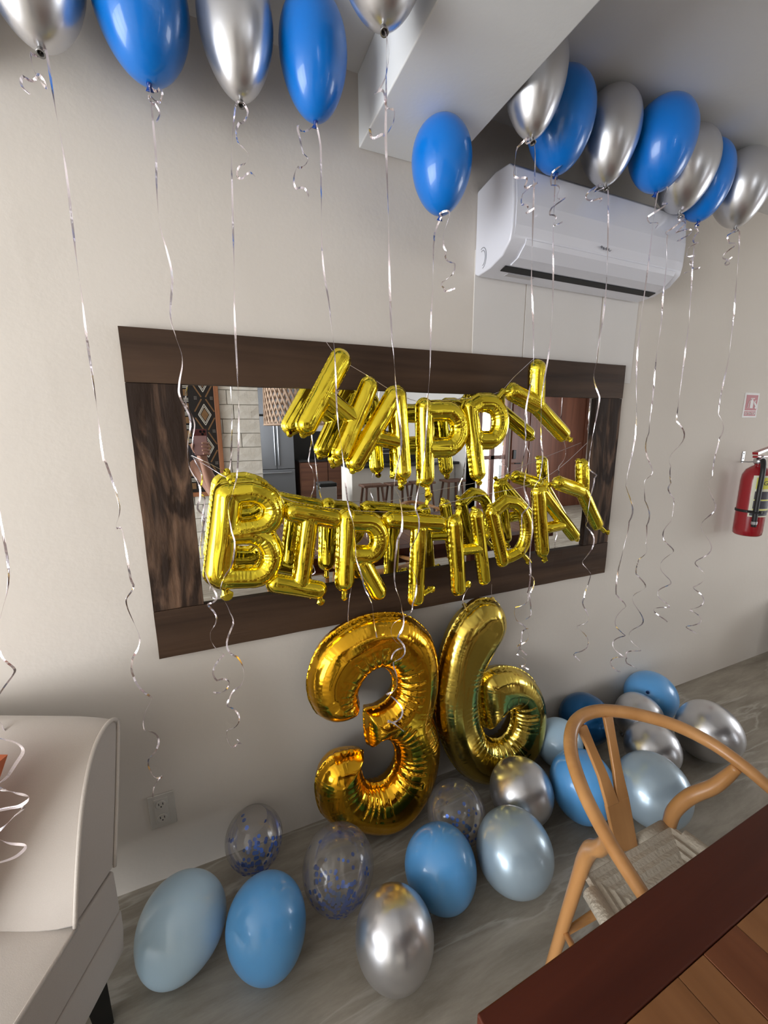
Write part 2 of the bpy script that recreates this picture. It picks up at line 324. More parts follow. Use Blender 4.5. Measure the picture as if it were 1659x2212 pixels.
# ================================================================== AIR CONDITIONER
ac = thing('air_conditioner', 'white wall-mounted split air conditioner under the ceiling', 'air conditioner', (1.333, 0, 2.03))
prof = [(0, 2.300), (-.10, 2.312), (-.165, 2.302), (-.184, 2.282), (-.194, 2.19), (-.193, 2.115), (-.186, 2.082), (-.150, 2.050), (-.087, 2.033), (-.02, 2.030), (0, 2.040)]
AX0, AX1 = .918, 1.744
MB().prism([(AX0, y, z) for y, z in prof], (AX1-AX0, 0, 0)).build('casing', 'ac_plastic', ac, (1.333, -.1, 2.16), bevel=.006)
# front cover: a thin skin a hair proud of the casing, with its lower edge as a visible seam
sk = [(-.186, 2.282), (-.1965, 2.19), (-.1958, 2.125), (-.190, 2.098)]
MB().prism([(AX0+.012, y, z) for y, z in sk]+[(AX0+.012, y+.006, z) for y, z in reversed(sk)], (AX1-AX0-.024, 0, 0)).build('front_cover', 'ac_plastic', ac, (1.333, -.19, 2.18))
sl = [(-.1895, 2.092), (-.184, 2.078), (-.155, 2.0508), (-.120, 2.0395)]
MB().prism([(AX0+.06, y-.002, z-.002) for y, z in sl]+[(AX0+.06, y+.004, z+.004) for y, z in reversed(sl)], (AX1-AX0-.10, 0, 0)).build('louver', 'ac_plastic', ac, (1.333, -.16, 2.06))
MB().prism([(AX0+.045, -.113, 2.0362), (AX0+.045, -.113, 2.0392), (AX0+.045, -.086, 2.0335), (AX0+.045, -.086, 2.0305)], (AX1-AX0-.075, 0, 0)).build('air_slot', 'vent_black', ac, (1.333, -.1, 2.034))
MB().box((AX0+.085, -.078, 2.0300), (AX0+.20, -.056, 2.0318)).build('rating_label', 'label_grey', ac, (1.06, -.067, 2.031))
lg = []
for k in range(0, 46):
    t = k/45; lg.append((1.290+.050*t+.004*math.sin(t*26), -.1985, 2.112+.0055*math.sin(t*38)*(1-.3*t)*(1.0 if int(t*6)%2 else .6)-.003*t))
lab(MB().tube(lg, .0011, 5).build('brand_script', 'logo_grey', ac, (1.317, -.1985, 2.11)), 'small grey handwritten-style brand mark')
for dx, dz, rr in ((0, 0, .016), (0, 0, .022)):
    arc = [(AX0-.0008, -.045-rr*math.cos(a)*1.0, 2.078+rr*1.5*math.sin(a)) for a in np.linspace(-1.4, 2.0, 16)]
    MB().tube(arc, .0009, 4).build('side_emblem', 'logo_grey', ac, (AX0, -.045, 2.078))

# ================================================================== OUTLET, SIGN, EXTINGUISHER
ot = thing('wall_outlet', 'beige double wall outlet low on the wall beside the armless chair', 'outlet', (-.24, 0, .277))
MB().box((-.279, -.006, .214), (-.203, 0, .338)).build('cover_plate', 'outlet_plastic', ot, (-.24, 0, .277), bevel=.002)
MB().box((-.262, -.0085, .228), (-.222, -.005, .325)).build('insert', 'outlet_plastic', ot, (-.24, -.007, .277), bevel=.001)
for zc in (.303, .252):
    r_ = MB().lathe([(.0155, 0), (.0155, .002), (.0145, .003)], 20, Matrix.Translation((-.242, -.0085, zc)) @ Matrix.Rotation(R90, 4, 'X')).build('socket', 'outlet_plastic', ot, (-.242, -.009, zc))
    for dx in (-.006, .006): MB().box((-.242+dx-.0011, -.0122, zc+.000), (-.242+dx+.0011, -.0112, zc+.008)).build('slot', 'slot_dark', r_, (-.242+dx, -.0115, zc+.004))
    MB().lathe([(.0022, 0), (.0022, .0012)], 10, Matrix.Translation((-.242, -.0112, zc-.006)) @ Matrix.Rotation(R90, 4, 'X')).build('slot', 'slot_dark', r_, (-.242, -.0118, zc-.006))
sg = thing('safety_sign', 'red and white fire extinguisher sign on the wall above the extinguisher', 'sign', (2.732, 0, 1.556))
SX0, SX1, SZ0, SZ1 = 2.668, 2.797, 1.556, 1.686
MB().box((SX0, -.003, SZ0), (SX1, 0, SZ1)).build('plate', 'sign_white', sg, (2.732, 0, 1.62))
MB().box((SX0+.011, -.0036, 1.594), (SX1-.011, -.003, SZ1-.011)).build('red_field', 'sign_red', sg, (2.732, -.003, 1.64))
MB().box((SX0+.011, -.0036, SZ0+.009), (SX1-.011, -.003, 1.590)).build('red_band', 'sign_red', sg, (2.732, -.003, 1.575))
p = MB(); p.box((2.722, -.0042, 1.606), (2.748, -.0036, 1.645)); p.box((2.727, -.0042, 1.645), (2.743, -.0036, 1.652)); p.box((2.722, -.0042, 1.655), (2.756, -.0036, 1.659)); p.box((2.733, -.0042, 1.652), (2.738, -.0036, 1.657))
p.tube([(2.722, -.004, 1.650), (2.708, -.004, 1.640), (2.703, -.004, 1.620), (2.700, -.004, 1.606)], .002, 5)
p.build('extinguisher_pictogram', 'sign_white', sg, (2.732, -.004, 1.63))
p = MB(); p.tube([(2.768+.010*math.sin(a*1.3), -.004, 1.606+.05*a/6) for a in np.linspace(0, 5, 9)], [.007, .008, .009, .008, .008, .007, .006, .004, .002], 6, flat=.2, up=(0, 1, 0)); p.build('flame_pictogram', 'sign_white', sg, (2.77, -.004, 1.63))
def text_mesh(body, size, m, parent, name, loc, rot=(R90, 0, 0), depth=.0006):
    cu = bpy.data.curves.new(name, 'FONT'); cu.body = body; cu.size = size; cu.extrude = depth; cu.align_x = 'CENTER'; cu.align_y = 'CENTER'
    tmp = bpy.data.objects.new('tmp', cu); COL.objects.link(tmp); dg = bpy.context.evaluated_depsgraph_get()
    me = bpy.data.meshes.new_from_object(tmp.evaluated_get(dg)); bpy.data.objects.remove(tmp); bpy.data.curves.remove(cu)
    me.name = name; me.materials.clear(); me.materials.append(MATS[m]); ob = bpy.data.objects.new(name, me); COL.objects.link(ob); ob.parent = parent
    ob.location = Vector(loc)-world_loc(parent); ob.rotation_euler = rot; return ob
text_mesh('EXTINTOR', .021, 'sign_white', sg, 'lettering', (2.7325, -.0040, 1.577))

ex = thing('fire_extinguisher', 'red fire extinguisher with black hose hung on the wall at the right', 'fire extinguisher', (2.70, -.10, .92))
EX, EY = 2.690, -.100; ER = .064; EK = ER/.082
T = Matrix.Translation((EX, EY, .925))
MB().lathe([(r_*EK, z_) for r_, z_ in ((.070, 0), (.080, .008), (.082, .03), (.082, .30), (.078, .33), (.062, .358), (.035, .375), (.022, .380), (.022, .392))], 32, T).build('cylinder', 'extinguisher_red', ex, (EX, EY, 1.1), smooth=True)
v_ = MB().lathe([(.020, .388), (.024, .394), (.024, .412), (.016, .418), (.016, .430)], 18, T).build('valve', 'steel', ex, (EX, EY, 1.33), smooth=True)
MB().box((EX-.045, EY-.012, 1.345), (EX+.07, EY+.012, 1.357)).build('lower_lever', 'extinguisher_red', v_, (EX, EY, 1.35), bevel=.003)
MB().prism([(EX-.045, EY-.013, 1.362), (EX+.09, EY-.013, 1.392), (EX+.09, EY-.013, 1.402), (EX-.05, EY-.013, 1.375)], (0, .026, 0)).build('upper_lever', 'extinguisher_red', v_, (EX, EY, 1.38))
MB().lathe([(.011, 0), (.011, .02)], 12, Matrix.Translation((EX-.020, EY-.018, 1.338)) @ Matrix.Rotation(math.radians(-45), 4, 'Z') @ Matrix.Rotation(R90, 4, 'X')).build('hose_fitting', 'steel', v_, (EX-.02, EY-.018, 1.338))
hd_ = lambda r_, a_, z_: (EX+(r_-.082+ER)*math.cos(math.radians(a_)), EY+(r_-.082+ER)*math.sin(math.radians(a_)), z_)
hp = catmull([hd_(.052, 225, 1.338), hd_(.075, 222, 1.325), hd_(.098, 220, 1.28), hd_(.100, 219, 1.18), hd_(.099, 219, 1.08), hd_(.098, 220, 1.02), hd_(.097, 221, .985)], 5)[0]
h_ = MB().tube(hp, .0115, 10).build('hose', 'rubber_black', ex, (EX-.055, EY-.09, 1.15), smooth=True)
MB().tube([hd_(.098, 220, 1.014), hd_(.0975, 220.5, .999)], .0135, 12).build('nozzle_ring', 'steel', h_, (EX-.05, EY-.096, 1.0))
st_ = MB(); st_.lathe([(ER+.0015, 0), (ER+.0035, .002), (ER+.0035, .012), (ER+.0015, .014)], 32, Matrix.Translation((EX, EY, 1.055)), cap=False); st_.tube([hd_(.086, 196, 1.062), hd_(.112, 212, 1.062), hd_(.112, 230, 1.062), hd_(.086, 246, 1.062)], .005, 6)
st_.build('strap', 'rubber_black', ex, (EX, EY, 1.06))
def wrap_label(name, a0, a1, z0, z1, m, rr, parent):
    mb = MB(); n = 14; vs = []; fs = []
    for i in range(n+1):
        a = a0+(a1-a0)*i/n
        for (rad, z) in ((rr, z0), (rr, z1), (rr-.0008, z1), (rr-.0008, z0)): vs.append((EX+rad*math.cos(a), EY+rad*math.sin(a), z))
    for i in range(n):
        for k in range(4): fs.append((i*4+k, (i+1)*4+k, (i+1)*4+(k+1) % 4, i*4+(k+1) % 4))
    fs += [(0, 1, 2, 3), tuple(reversed((n*4, n*4+1, n*4+2, n*4+3)))]
    return mb.add(vs, fs).build(name, m, parent, (EX, EY-.08, (z0+z1)/2))
A0, A1 = math.radians(196), math.radians(298)
lb = wrap_label('label', A0, A1, 1.035, 1.255, 'label_cream', ER+.001, ex)
wrap_label('label_band', A0+.22, A1-.05, 1.185, 1.245, 'label_yellow', ER+.0016, lb)
wrap_label('label_band', A0+.22, A1-.05, 1.130, 1.172, 'label_dark', ER+.0016, lb); wrap_label('label_band', A0+.22, A1-.05, 1.080, 1.122, 'label_dark', ER+.0016, lb); wrap_label('label_band', A0+.10, A1-.05, 1.042, 1.068, 'label_dark', ER+.0016, lb)
wrap_label('label_rule', A0+.22, A1-.05, 1.1235, 1.1285, 'label_yellow', ER+.0018, lb); wrap_label('label_rule', A0+.22, A1-.05, 1.072, 1.077, 'label_yellow', ER+.0018, lb)
an = math.radians(252)
text_mesh('GR', .032, 'label_dark', lb, 'lettering', (EX+(ER+.0022)*math.cos(an), EY+(ER+.0022)*math.sin(an), 1.215), (R90, 0, math.radians(-18)))
br = thing('wall_bracket', 'small steel bracket screwed to the wall behind the extinguisher', 'bracket', (2.735, 0, 1.31))
MB().box((2.728, -.004, 1.312), (2.748, 0, 1.372)).build('plate', 'steel', br, (2.738, 0, 1.34)); MB().tube([(2.734, -.004, 1.317), (2.734, -.03, 1.316), (2.706, -.078, 1.322)], .004, 8).build('hook', 'steel', br, (2.73, -.04, 1.316))
for z in (1.36, 1.335): MB().lathe([(.004, 0), (.003, .002)], 10, Matrix.Translation((2.738, -.004, z)) @ Matrix.Rotation(R90, 4, 'X')).build('screw', 'slot_dark', br, (2.738, -.005, z))

# dark cabinet just inside the right edge of the picture
cb = thing('low_cabinet', 'dark low cabinet at the right end of the mirror wall', 'cabinet', (3.75, -.22, 0))
MB().box((3.40, -.42, .06), (4.30, -.02, .42)).build('body', 'dark_wood', cb, (3.85, -.22, .24), bevel=.005)
for k in range(2):
    dr = MB().box((3.415+k*.44, -.436, .08), (3.845+k*.44, -.42, .40)).build('door', 'dark_wood', cb, (3.63+k*.44, -.428, .24), bevel=.003)
    MB().lathe([(.008, 0), (.012, .02)], 12, Matrix.Translation((3.80+k*.09, -.436, .24)) @ Matrix.Rotation(R90, 4, 'X')).build('knob', 'steel', dr, (3.80+k*.09, -.44, .24))
for x in (3.44, 4.26):
    for y in (-.38, -.06): MB().box((x-.02, y-.02, 0), (x+.02, y+.02, .06)).build('leg', 'dark_wood', cb, (x, y, .03))

# ================================================================== FOIL BALLOONS
def seg_field(P, segs):
    """P (n,2); segs list of (a, b, r, s0, curv); returns signed distance, along-parameter, curvature towards the point's side"""
    best = np.full(len(P), 1e9); S = np.zeros(len(P)); K = np.zeros(len(P)); RR = np.zeros(len(P))
    for a, b, r, s0, k in segs:
        d = b-a; L2 = d@d+1e-14; q = P-a; tt = q@d/L2; t = np.clip(tt, 0, 1); c = q-t[:, None]*d; dist = np.hypot(c[:, 0], c[:, 1])-r
        side = np.sign(d[0]*q[:, 1]-d[1]*q[:, 0]); m = dist < best
        ang = np.arctan2(q[:, 1], q[:, 0]); end = ((tt < -.001) | (tt > 1.001))
        best = np.where(m, dist, best); S = np.where(m, s0+t*math.sqrt(L2)+side*7.7*r+np.where(end, ang*r, 0), S); K = np.where(m, np.where(end, .38/r, k*side), K); RR = np.where(m, r, RR)
    return best, S, K, RR
def poly_field(P, poly):
    n = len(poly); best = np.full(len(P), 1e9); S = np.zeros(len(P)); K = np.zeros(len(P)); inside = np.zeros(len(P), bool); s = 0.0
    d = [poly[(i+1) % n]-poly[i] for i in range(n)]; L = [math.hypot(*v)+1e-12 for v in d]
    area2 = sum(poly[i][0]*poly[(i+1) % n][1]-poly[(i+1) % n][0]*poly[i][1] for i in range(n)); sg = 1 if area2 > 0 else -1
    turn = [sg*math.asin(max(-1, min(1, (d[i-1][0]*d[i][1]-d[i-1][1]*d[i][0])/(L[i-1]*L[i]))))/(.5*(L[i]+L[i-1])) for i in range(n)]
    turn = [np.mean([turn[(i+j) % n] for j in range(-4, 5)]) for i in range(n)]
    for i in range(n):
        a = poly[i]; q = P-a; t = np.clip(q@d[i]/L[i]**2, 0, 1); c = q-t[:, None]*d[i]; dist = np.hypot(c[:, 0], c[:, 1]); m = dist < best
        best = np.where(m, dist, best); S = np.where(m, s+t*L[i], S); K = np.where(m, -turn[i], K); s += L[i]
        y0, y1 = a[1], poly[(i+1) % n][1]
        if y0 != y1:
            cr = ((y0 > P[:, 1]) != (y1 > P[:, 1])) & (P[:, 0] < (poly[(i+1) % n][0]-a[0])*(P[:, 1]-y0)/(y1-y0)+a[0]); inside ^= cr
    return np.where(inside, -best, best), S, K, None
def foil_mesh(field, lo, hi, h, R, depth, flange, lam, amp, seed, ridge=.022, base_amp=.3, sharp=2.6):
    nx = int((hi[0]-lo[0])/h)+2; ny = int((hi[1]-lo[1])/h)+2
    gx = lo[0]+h*np.arange(nx); gy = lo[1]+h*np.arange(ny); X, Y = np.meshgrid(gx, gy); P = np.stack([X.ravel(), Y.ravel()], 1)
    sd, S, K, RR = field(P); lim = flange
    ins = (sd < lim).reshape(ny, nx); cell = ins[:-1, :-1] | ins[1:, :-1] | ins[:-1, 1:] | ins[1:, 1:]
    used = np.zeros((ny, nx), bool); used[:-1, :-1] |= cell; used[1:, :-1] |= cell; used[:-1, 1:] |= cell; used[1:, 1:] |= cell
    u = used.ravel(); out = u & (sd >= lim)
    e = h*.25                                   # pull the outside corners onto the outline
    for _ in range(3):
        gxp = (field(P[out]+[e, 0])[0]-field(P[out]-[e, 0])[0])/(2*e); gyp = (field(P[out]+[0, e])[0]-field(P[out]-[0, e])[0])/(2*e); g = np.hypot(gxp, gyp)+1e-9
        P[out] -= ((sd[out]-lim)/g**2)[:, None]*np.stack([gxp, gyp], 1)*.98; sd[out] = field(P[out])[0]
    sd[out] = lim; dd = np.maximum(-sd, 0); t = np.clip(dd/R, 0, 1)
    ph = S/lam*math.pi+.9*np.sin(S/lam*.61+seed)+.6*np.sin(S/lam*1.37+2*seed)
    crease = (1-np.abs(np.sin(ph)))**sharp*(.55+.45*np.sin(S/lam*.83+seed*3)); crease = np.maximum(crease, 0)
    inner = np.clip(K*R*1.4, 0, 1.0)
    reach = np.exp(-dd/(R*(.34+.35*inner)))
    prof = np.sqrt(np.clip(1-(1-t)**2, 0, 1))
    z = depth*prof*(1-np.clip(amp*(base_amp+1.5*inner)*crease*reach, 0, .8))
    z *= 1+.02*np.sin(P[:, 0]/R*1.3+seed)*np.sin(P[:, 1]/R*1.1+seed*2)+.012*np.sin(P[:, 0]/R*2.6+P[:, 1]/R*2.1+seed)
    z += depth*ridge*np.sin(np.clip(dd/R, 0, 1)*11.0+1.6*np.sin(S/(lam*9)+seed)+seed*2)*np.clip(dd/R*2, 0, 1)*(.6+.4*np.sin(S/(lam*6)+seed*3))
    wob = .25*flange*np.sin(S/lam*math.pi*1.3+seed)*np.clip(1-dd/(R*.2), 0, 1)       # crinkled seam
    ids = -np.ones(nx*ny, int); uu = np.nonzero(u)[0]; ids[uu] = np.arange(len(uu)); nu = len(uu)
    edge = sd[uu] >= lim-1e-9
    top = np.stack([P[uu, 0], P[uu, 1], z[uu]+.0004+wob[uu]], 1); bot = np.stack([P[uu, 0], P[uu, 1], -z[uu]-.0004+wob[uu]], 1); bot[edge, 2] = top[edge, 2]
    I = ids.reshape(ny, nx); a, b, c, d = I[:-1, :-1][cell], I[:-1, 1:][cell], I[1:, 1:][cell], I[1:, :-1][cell]
    q = np.stack([a, b, c, d], 1); bi = np.arange(nu)+nu; bi[edge] = np.nonzero(edge)[0]        # share the rim
    q2 = bi[np.stack([a, d, c, b], 1)]
    keep = np.array([len(set(r)) == 4 for r in q2]); faces = np.concatenate([q, q2[keep]])
    return np.concatenate([top, bot]), faces
def foil_obj(name, mname, parent, base, V, Fc, O, U, W, Nn):
    W3 = O+V[:, :1]*U+V[:, 1:2]*W+V[:, 2:3]*Nn
    me = bpy.data.meshes.new(name); me.from_pydata([tuple(p) for p in (W3-base)], [], [tuple(int(i) for i in f) for f in Fc])
    ob = finish(me, name, mname, parent, tuple(base), True, 0); return ob

LY = -.118                                             # letters hang in front of the mirror
def px2(pl, Y): 
    out = []
    for x, y in pl: p_ = atY(x, y, Y); out.append(np.array([p_[0], p_[2]]))
    return out
def arc(cx, cy, rx, ry, a0, a1, n=10):
    return [(cx+rx*math.cos(math.radians(a)), cy-ry*math.sin(math.radians(a))) for a in np.linspace(a0, a1, n)]
def letter(ch, label, group, strokes, tails, Y=LY, yaw=0.0, seed=1.0, red=None):
    """strokes: list of (pixel polyline, radius in metres)"""
    segs = []; allp = []; s0 = 0.0; strokes = list(strokes); main = [e for pl, _ in strokes for e in pl]
    for (x, y, r, a) in tails:                         # narrow neck from the nearest stroke to each tab
        e = min(main, key=lambda q_: (q_[0]-x)**2+(q_[1]-y)**2); strokes.append(([e, (x, y)], .0065))
    for pl, r in strokes:
        q = px2(pl, Y)
        for i in range(len(q)-1):
            k = 0.0
            if 0 < i < len(q)-1:
                d0 = q[i]-q[i-1]; d1 = q[i+1]-q[i]; L0 = math.hypot(*d0)+1e-9; L1 = math.hypot(*d1)+1e-9
                k = (d0[0]*d1[1]-d0[1]*d1[0])/(L0*L1)/(.5*(L0+L1))
            segs.append((q[i], q[i+1], r, s0, k)); s0 += math.hypot(*(q[i+1]-q[i])); allp += [(q[i], r), (q[i+1], r)]
    lo = [min(p[j]-r for p, r in allp)-.01 for j in (0, 1)]; hi = [max(p[j]+r for p, r in allp)+.01 for j in (0, 1)]
    Rm = max(r for _, r in strokes)
    V, Fc = foil_mesh(lambda P: seg_field(P, segs), lo, hi, .0029, Rm, Rm*.95, .0026, .0125, .34, seed, .034, .10)
    cx = (lo[0]+hi[0])/2; base = np.array([cx, Y, lo[1]+.01])
    th = thing('letter_balloon', label, 'balloon', tuple(base), group)
    O = np.array([cx, Y, 0.0]); V = V.copy(); V[:, 0] -= cx; c, s = math.cos(yaw), math.sin(yaw)
    foil_obj('foil_body', 'gold_foil_letter', th, base, V, Fc, O, np.array([c, s, 0]), np.array([0, 0, 1.0]), np.array([s, -c, 0]))
    for (x, y, r, ang) in tails:                       # little sealed tabs: valve tail or hanging tab
        p_ = atY(x, y, Y); pts = []; n = 9
        mb = MB(); dv = np.array([math.sin(math.radians(ang)), 0, -math.cos(math.radians(ang))]); sv = np.array([dv[2], 0, -dv[0]])
        outl = []
        for a in np.linspace(0, 2*math.pi, 14, endpoint=False): outl.append(p_+dv*(r*1.25*math.cos(a))+sv*(r*math.sin(a))*(1.0 if math.cos(a) > 0 else .55))
        front = [o+np.array([0, -.003-.0015*math.sin(7*i), 0]) for i, o in enumerate(outl)]; back = [o+np.array([0, .003, 0]) for o in outl]
        ctr = p_+np.array([0, -.011, 0]); n = len(outl)
        vs = front+back+[ctr, p_+np.array([0, .009, 0])]; fs = []
        for i in range(n): j = (i+1) % n; fs += [(i, j, 2*n), (n+j, n+i, 2*n+1), (i, n+i, n+j, j)]
        mb.add(vs, fs).build('tab', 'gold_foil_letter', th, tuple(p_))
    if red is not None:
        p_ = atY(tails[red][0], tails[red][1], Y)+np.array([0, .009, 0]); MB().lathe([(.006, 0), (.006, .002), (.004, .0028)], 12, Matrix.Translation(tuple(p_)) @ Matrix.Rotation(-R90, 4, 'X')).build('valve_mark', 'valve_red', th, tuple(p_))
    return th
def c2(pl): return [(580+x/2.37, 740+y/2.37) for x, y in pl]        # crop coordinates of the upper row
def c3(pl): return [(240+x/2.86, 690+y/2.86) for x, y in pl]
def c4(pl): return [(800+x/2.86, 690+y/2.86) for x, y in pl]
def c6(pl): return [(680+x/2.676, 940+y/2.676) for x, y in pl]
def t1(f_, x, y, r, a): return (*f_([(x, y)])[0], r, a)
r1 = .0295
GH, GB = 'gold letters of the upper row', 'gold letters of the lower row'
letter('H', 'gold foil letter H, first of the upper row, tilted to the left', GH, [(c2([(368, 90), (190, 418)]), r1+.002), (c2([(520, 225), (372, 560)]), r1), (c2([(285, 265), (430, 385)]), r1*.82)], [t1(c2, 350, 55, .012, 150), t1(c2, 180, 462, .013, -20), t1(c2, 355, 598, .012, -20)], seed=1.3, yaw=.10, red=1)
letter('A', 'gold foil letter A, second of the upper row', GH, [(c2([(640, 275), (448, 612)]), r1), (c2([(660, 275), (685, 660)]), r1*.92), (c2([(560, 490), (660, 510)]), r1*.75)], [t1(c2, 660, 240, .011, 170), t1(c2, 432, 652, .011, -25), t1(c2, 690, 705, .012, 5)], seed=2.1, yaw=-.06, red=2)
letter('P', 'gold foil letter P in the middle of the upper row, seen full face', GH, [(c2([(796, 335), (803, 690)]), r1+.0015), (c2([(800, 352), (870, 348)]+arc(908, 443, 68, 95, 100, -100, 13)+[(850, 540), (815, 540)]), r1*1.10)], [t1(c2, 818, 775, .014, 10), t1(c2, 770, 715, .010, -30)], seed=3.7)
letter('P', 'gold foil letter P, right-hand one of the upper row next to the Y', GH, [(c2([(1035, 330), (1072, 665)]), r1), (c2([(1040, 335), (1080, 308)]+arc(1122, 404, 58, 97, 85, -95, 13)+[(1085, 500), (1060, 480)]), r1*1.04)], [t1(c2, 1078, 712, .012, 10), t1(c2, 1195, 250, .010, 120)], seed=4.4, yaw=-.12, red=0)
letter('Y', 'gold foil letter Y ending the upper row, swung out to the right', GH, [(c2([(1236, 256), (1360, 318)]), r1*1.06), (c2([(1372, 136), (1368, 312)]), r1*1.08), (c2([(1366, 318), (1518, 466)]), r1*1.02)], [t1(c2, 1200, 250, .012, -80), t1(c2, 1545, 495, .011, 50)], seed=5.2, yaw=.10)
r2 = .0310
letter('B', 'large gold foil letter B starting the lower row', GB, [(c3([(722, 1085), (664, 1560)]), r2+.009), (c3([(730, 1075), (860, 1062)]+arc(884, 1180, 118, 108, 75, -80, 12)+[(800, 1300)]), r2*1.10), (c3([(740, 1320), (860, 1315)]+arc(880, 1458, 112, 130, 75, -85, 12)+[(690, 1590)]), r2*1.10)], [t1(c3, 712, 1690, .019, 12), t1(c3, 735, 990, .012, 165), t1(c3, 690, 1030, .009, 200)], seed=6.1, yaw=.05)
letter('I', 'gold foil letter I of the lower row, with bars top and bottom', GB, [(c3([(1125, 1190), (1372, 1232)]), r2*.92), (c3([(1222, 1235), (1175, 1610)]), r2*.92), (c3([(1020, 1630), (1275, 1672)]), r2*.92)], [t1(c3, 1292, 1735, .014, 15), t1(c3, 1395, 1220, .009, 100)], seed=7.3)
letter('R', 'gold foil letter R of the lower row, next to the I', GB, [(c6([(185, 480), (172, 845)]), r2), (c6([(190, 498), (255, 500)]+arc(300, 598, 74, 96, 90, -95, 13)+[(235, 694)]), r2*1.05), (c6([(275, 735), (368, 905)]), r2*.9)], [t1(c6, 170, 960-25, .010, 0), t1(c6, 150, 455, .010, -90)], seed=8.8)
letter('T', 'gold foil letter T of the lower row, hanging over the number three', GB, [(c6([(440, 488), (715, 512)]), r2*.9), (c6([(602, 545), (585, 940)]), r2*.95)], [t1(c6, 672, 888, .013, 60), t1(c6, 410, 470, .010, -90), t1(c6, 745, 490, .009, 90)], seed=9.4)
letter('H', 'gold foil letter H of the lower row, beside the T', GB, [(c6([(802, 505), (826, 880)]), r2*.94), (c6([(935, 465), (985, 830)]), r2*.80), (c6([(840, 665), (950, 655)]), r2*.62)], [t1(c6, 880, 862, .014, 75), t1(c6, 830, 430, .011, 150), t1(c6, 920, 425, .008, 170)], seed=10.2, yaw=.08)
letter('D', 'gold foil letter D of the lower row, between the H and the A', GB, [(c6([(1030, 450), (1088, 725)]), r2*.82), (c6([(1040, 440), (1100, 385)]+arc(1135, 540, 82, 150, 80, -70, 13)+[(1120, 705)]), r2*.80)], [t1(c6, 1232, 728, .012, 20), t1(c6, 1015, 410, .009, 190)], seed=11.6, yaw=-.08)
letter('A', 'gold foil letter A of the lower row, second from the right end', GB, [(c6([(1285, 330), (1312, 665)]), r2*.90), (c6([(1300, 325), (1500, 575)]), r2*.86), (c6([(1345, 535), (1420, 520)]), r2*.70)], [t1(c6, 1325, 720, .011, 5), t1(c6, 1515, 598, .012, 40), t1(c6, 1260, 285, .010, -120), t1(c6, 1330, 270, .010, 150)], seed=12.9, yaw=.05)
letter('Y', 'gold foil letter Y ending the lower row in front of the frame', GB, [(c6([(1395, 275), (1530, 320)]), r2*.86), (c6([(1545, 175), (1548, 310)]), r2*.84), (c6([(1540, 315), (1640, 515)]), r2*.88)], [t1(c6, 1365, 285, .011, -80), t1(c6, 1690, 560, .012, 70), t1(c6, 1520, 150, .009, 160)], seed=13.5, yaw=.08)
def string_obj(label, pts, r=.0009):
    P3 = [atY(x, y, Y) for x, y, Y in pts]; mb = MB().tube(catmull(P3, 3)[0], r, 6); b0 = P3[len(P3)//2]
    return tag(mb.build('banner_string', 'ribbon_silver', None, tuple(b0)), label, 'string')
string_obj('thin string carrying the upper row of gold letters', [(704, 738, -.024), (722, 762, -.09), (745, 782, -.10), (800, 815, -.118), (850, 846, -.118), (905, 868, -.118), (960, 864, -.118), (1030, 858, -.118), (1080, 846, -.118), (1110, 815, -.10), (1156, 772, -.024)])
string_obj('thin string carrying the lower row of gold letters', [(412, 985, -.024), (450, 1008, -.08), (497, 1035, -.118), (560, 1052, -.118), (630, 1082, -.118), (700, 1096, -.118), (800, 1105, -.118), (900, 1103, -.118), (1000, 1078, -.118), (1080, 1062, -.118), (1150, 1045, -.118), (1210, 1010, -.10), (1268, 957, -.024)])

def number_balloon(label, poly_px, mname, y_floor, y_top, R, depth, lam, amp, seed, h):
    # a leaning plane: y_floor at z=0, y_top at z=0.87
    k = (y_top-y_floor)/.87; n = np.array([0, 1.0, -k]); P3 = [at_plane(620+x/2.676, 1280+y/2.676, n, y_floor) for x, y in poly_px]
    q = [np.array([p_[0], p_[2]*math.sqrt(1+k*k)]) for p_ in P3]; zmin = min(p_[1] for p_ in q); q = [p_-np.array([0, min(0.0, zmin-.005)]) for p_ in q]
    q = [np.array(p_) for p_ in catmull(q+[q[0]], 3)[0][:-1]]
    lo = np.min(q, 0)-.02; hi = np.max(q, 0)+.02
    V, Fc = foil_mesh(lambda P: poly_field(P, q), lo, hi, h, R, depth, .0045, lam, amp, seed, .012, .25, 3.2)
    cx = (lo[0]+hi[0])/2; base = np.array([cx, y_floor, 0.0]); th = thing('number_balloon', label, 'balloon', tuple(base), 'gold number balloons')
    l_ = math.sqrt(1+k*k); W = np.array([0, k/l_, 1/l_]); U = np.array([1.0, 0, 0]); Nn = np.cross(U, W)
    foil_obj('foil_body', mname, th, base, V, Fc, np.array([0, y_floor, 0.0]), U, W, Nn)
    return th
three = [(130, 640), (118, 560), (130, 470), (170, 370), (230, 290), (330, 215), (440, 165), (560, 145), (680, 155), (770, 210), (830, 290), (858, 400), (858, 530), (842, 640), (826, 715), (852, 790), (868, 870), (862, 980), (830, 1100), (780, 1200), (720, 1280), (640, 1345), (560, 1382), (480, 1390), (400, 1378), (310, 1355), (235, 1325), (190, 1270), (168, 1180), (170, 1100), (200, 1030), (260, 970), (340, 940), (425, 935), (437, 950), (425, 1000), (428, 1060), (450, 1110), (500, 1128), (560, 1110), (605, 1060), (628, 990), (626, 920), (600, 872), (550, 852), (510, 868), (478, 893), (464, 890), (452, 840), (446, 770), (446, 712), (458, 692), (520, 680), (580, 640), (612, 580), (612, 520), (590, 470), (550, 447), (500, 452), (450, 490), (412, 560), (404, 620), (414, 672), (392, 712), (330, 742), (250, 752), (175, 718)]
